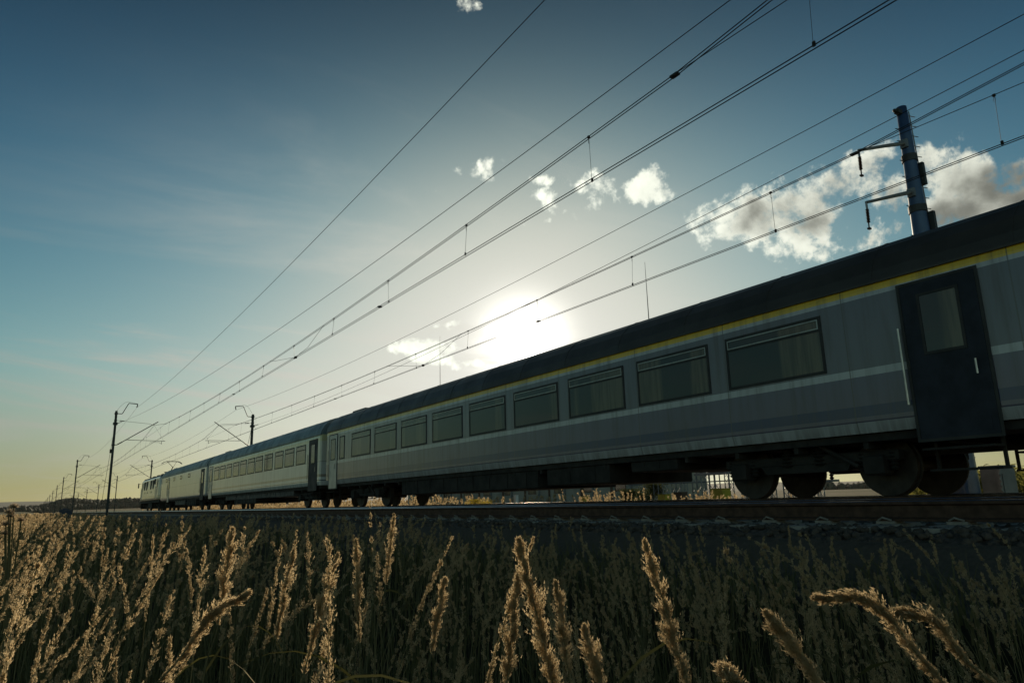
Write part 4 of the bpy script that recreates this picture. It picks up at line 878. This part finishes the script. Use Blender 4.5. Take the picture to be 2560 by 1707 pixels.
# dry grass, flowers and shrubs beyond the train
def tuft_field(name, label, n, xr, yr, hr, mt, wd, sz, nsp, kind='stuff', cat='grass'):
    xy = np.column_stack([rg.uniform(*xr, n), rg.uniform(*yr, n)]); z = hground(xy[:, 0], xy[:, 1]); hh = rg.uniform(*hr, n)
    pts, tg = curve_plants(np.column_stack([xy, z]), hh, rg.uniform(0.1, 0.7, n), WAZ+rg.normal(0, 0.7, n)); V, F = plume_geo(pts, tg, 0.3, nsp, wd*np.ones(n), sz*np.ones(n), rg)
    V2, F2 = strip_geo(pts, 0.004*np.ones(n), None, 0.6)
    o = tag(nmesh(name, V, F, M[mt]), label, cat, kind=kind); nmesh('stems', V2, F2, M['stem'], parent=o); return o
tuft_field('verge_grass', 'pale dry grass growing beyond the far rails under the train', 1300, (15.2, 21), (10, 75), (0.40, 0.85), 'plume', 0.022, 0.035, 36)
tuft_field('far_verge_grass', 'bright backlit dry grass beyond the second coach', 1500, (15.2, 40), (48, 150), (0.9, 1.6), 'plume', 0.06, 0.09, 27)
def px_ground(px, X): v = direction(px, 1240); return X*v[1]/v[0]
for lab, px, X, sp, n, hh in (('clump of tall dry grass right of the beige building front', 1520, 19, 1.1, 60, 1.25), ('low sheaf of dry grass between the substation posts', 1735, 19, 0.6, 26, 1.05), ('flattened dry grass right of the substation posts', 1790, 19, 0.8, 40, 0.95)):
    yc_ = px_ground(px, X); xy = np.column_stack([rg.normal(X, 0.4, n), rg.normal(yc_, sp, n)]); z = hground(xy[:, 0], xy[:, 1]); pts, tg = curve_plants(np.column_stack([xy, z]), hh*rg.uniform(0.75, 1.15, n), rg.uniform(0.1, 0.8, n), WAZ+rg.normal(0, 1, n))
    V, F = plume_geo(pts, tg, 0.35, 63, 0.035*np.ones(n), 0.035*np.ones(n), rg); o = tag(nmesh('grass_clump', V, F, M['plume']), lab, 'grass clump'); V, F = strip_geo(pts, 0.004*np.ones(n), None, 0.6); nmesh('stems', V, F, M['stem'], parent=o)
def shrub(name, lab, cat, px, X, topz, rad_, mt, n, leaf):
    y = px_ground(px, X); g = float(hground(X, y)); T = thing(name, lab, cat, (X, y, g)); Hh = topz-g
    mb = MB(); tips = []
    for k in range(7):
        a = rg.uniform(0, 6.28); q = rg.uniform(0.3, 0.9)*rad_; e = (q*math.cos(a), q*math.sin(a), Hh*rg.uniform(0.6, 0.95)); tips.append(e); mb.tube([(0, 0, 0), (e[0]*0.35, e[1]*0.35, e[2]*0.5), e], [0.03*rad_+0.004, 0.02*rad_+0.003, 0.004], 5)
    mb.build('stem', M['bark'] if name == 'bush' else M['stem'], T)
    c = np.array(tips)[rg.integers(0, 7, n)]+rg.normal(0, 1, (n, 3))*np.array([0.34, 0.34, 0.30])*rad_; c[:, 2] = np.clip(c[:, 2], 0.1, Hh)
    a = rg.normal(0, 1, (n, 3)); a /= np.linalg.norm(a, axis=1, keepdims=True); b_ = np.cross(a, rg.normal(0, 1, (n, 3))); b_ /= np.linalg.norm(b_, axis=1, keepdims=True); s_ = leaf*rg.uniform(0.6, 1.3, (n, 1))
    V, F = tri_mesh(c, a*s_, b_*s_*0.45); nmesh('foliage' if name == 'bush' else 'flower_head', V, F, M[mt], parent=T)
shrub('goldenrod', 'yellow goldenrod in bloom beyond the rails, left one of two', 'flower', 1186, 20, 0.16, 0.42, 'golden', 1400, 0.035)
shrub('goldenrod', 'yellow goldenrod in bloom beyond the rails, right one of two', 'flower', 1216, 20, 0.16, 0.34, 'golden', 1100, 0.035)
shrub('bush', 'green bush in front of the substation posts beside the building end', 'bush', 1621, 24, 0.62, 0.55, 'bush', 2600, 0.06)
shrub('bush', 'dark green bush before the right part of the building', 'bush', 1572, 22, 0.42, 0.35, 'bush', 1600, 0.05)
# corn
n = 1500; xy = np.column_stack([rg.uniform(21, 48, n), np.zeros(n)]); azc = np.radians(rg.uniform(62, 74, n)); xy[:, 1] = xy[:, 0]/np.tan(azc); z = hground(xy[:, 0], xy[:, 1]); parts = []
pts, tg = curve_plants(np.column_stack([xy, z]), rg.uniform(1.35, 1.75, n), rg.uniform(0, 0.2, n), rg.uniform(0, 6, n)); parts.append(strip_geo(pts, 0.012*np.ones(n), None, 0.7))
for k in range(9):
    s0, _ = sample(pts, tg, np.full((n, 1), 0.15+0.09*k)); p2, _ = curve_plants(s0[:, 0], rg.uniform(0.45, 0.75, n), rg.uniform(1.6, 2.6, n), rg.uniform(0, 6.28, n), 7, 1.0); parts.append(strip_geo(p2, 0.035*np.ones(n), rg.normal(0, 1, (n, 3)), 1.0))
V, F = join_parts(parts); tag(nmesh('corn_crop', V, F, M['corn']), 'green corn crop growing beyond the tracks at far right', 'crop', kind='stuff')

# ------------------------------------------------------------------ thin evening haze
hm = bpy.data.materials.new('evening_haze'); hm.use_nodes = True; t = N(hm.node_tree)
pv = t.n('ShaderNodeVolumePrincipled'); pv.inputs['Color'].default_value = (0.93, 0.93, 0.88, 1); pv.inputs['Density'].default_value = 0.000035; pv.inputs['Anisotropy'].default_value = 0.3
t.l(pv.outputs[0], t.n('ShaderNodeOutputMaterial').inputs['Volume'])
tag(MB().box(-6900, 6900, -6900, 6900, -9, 96).build('haze', hm), kind='stuff')
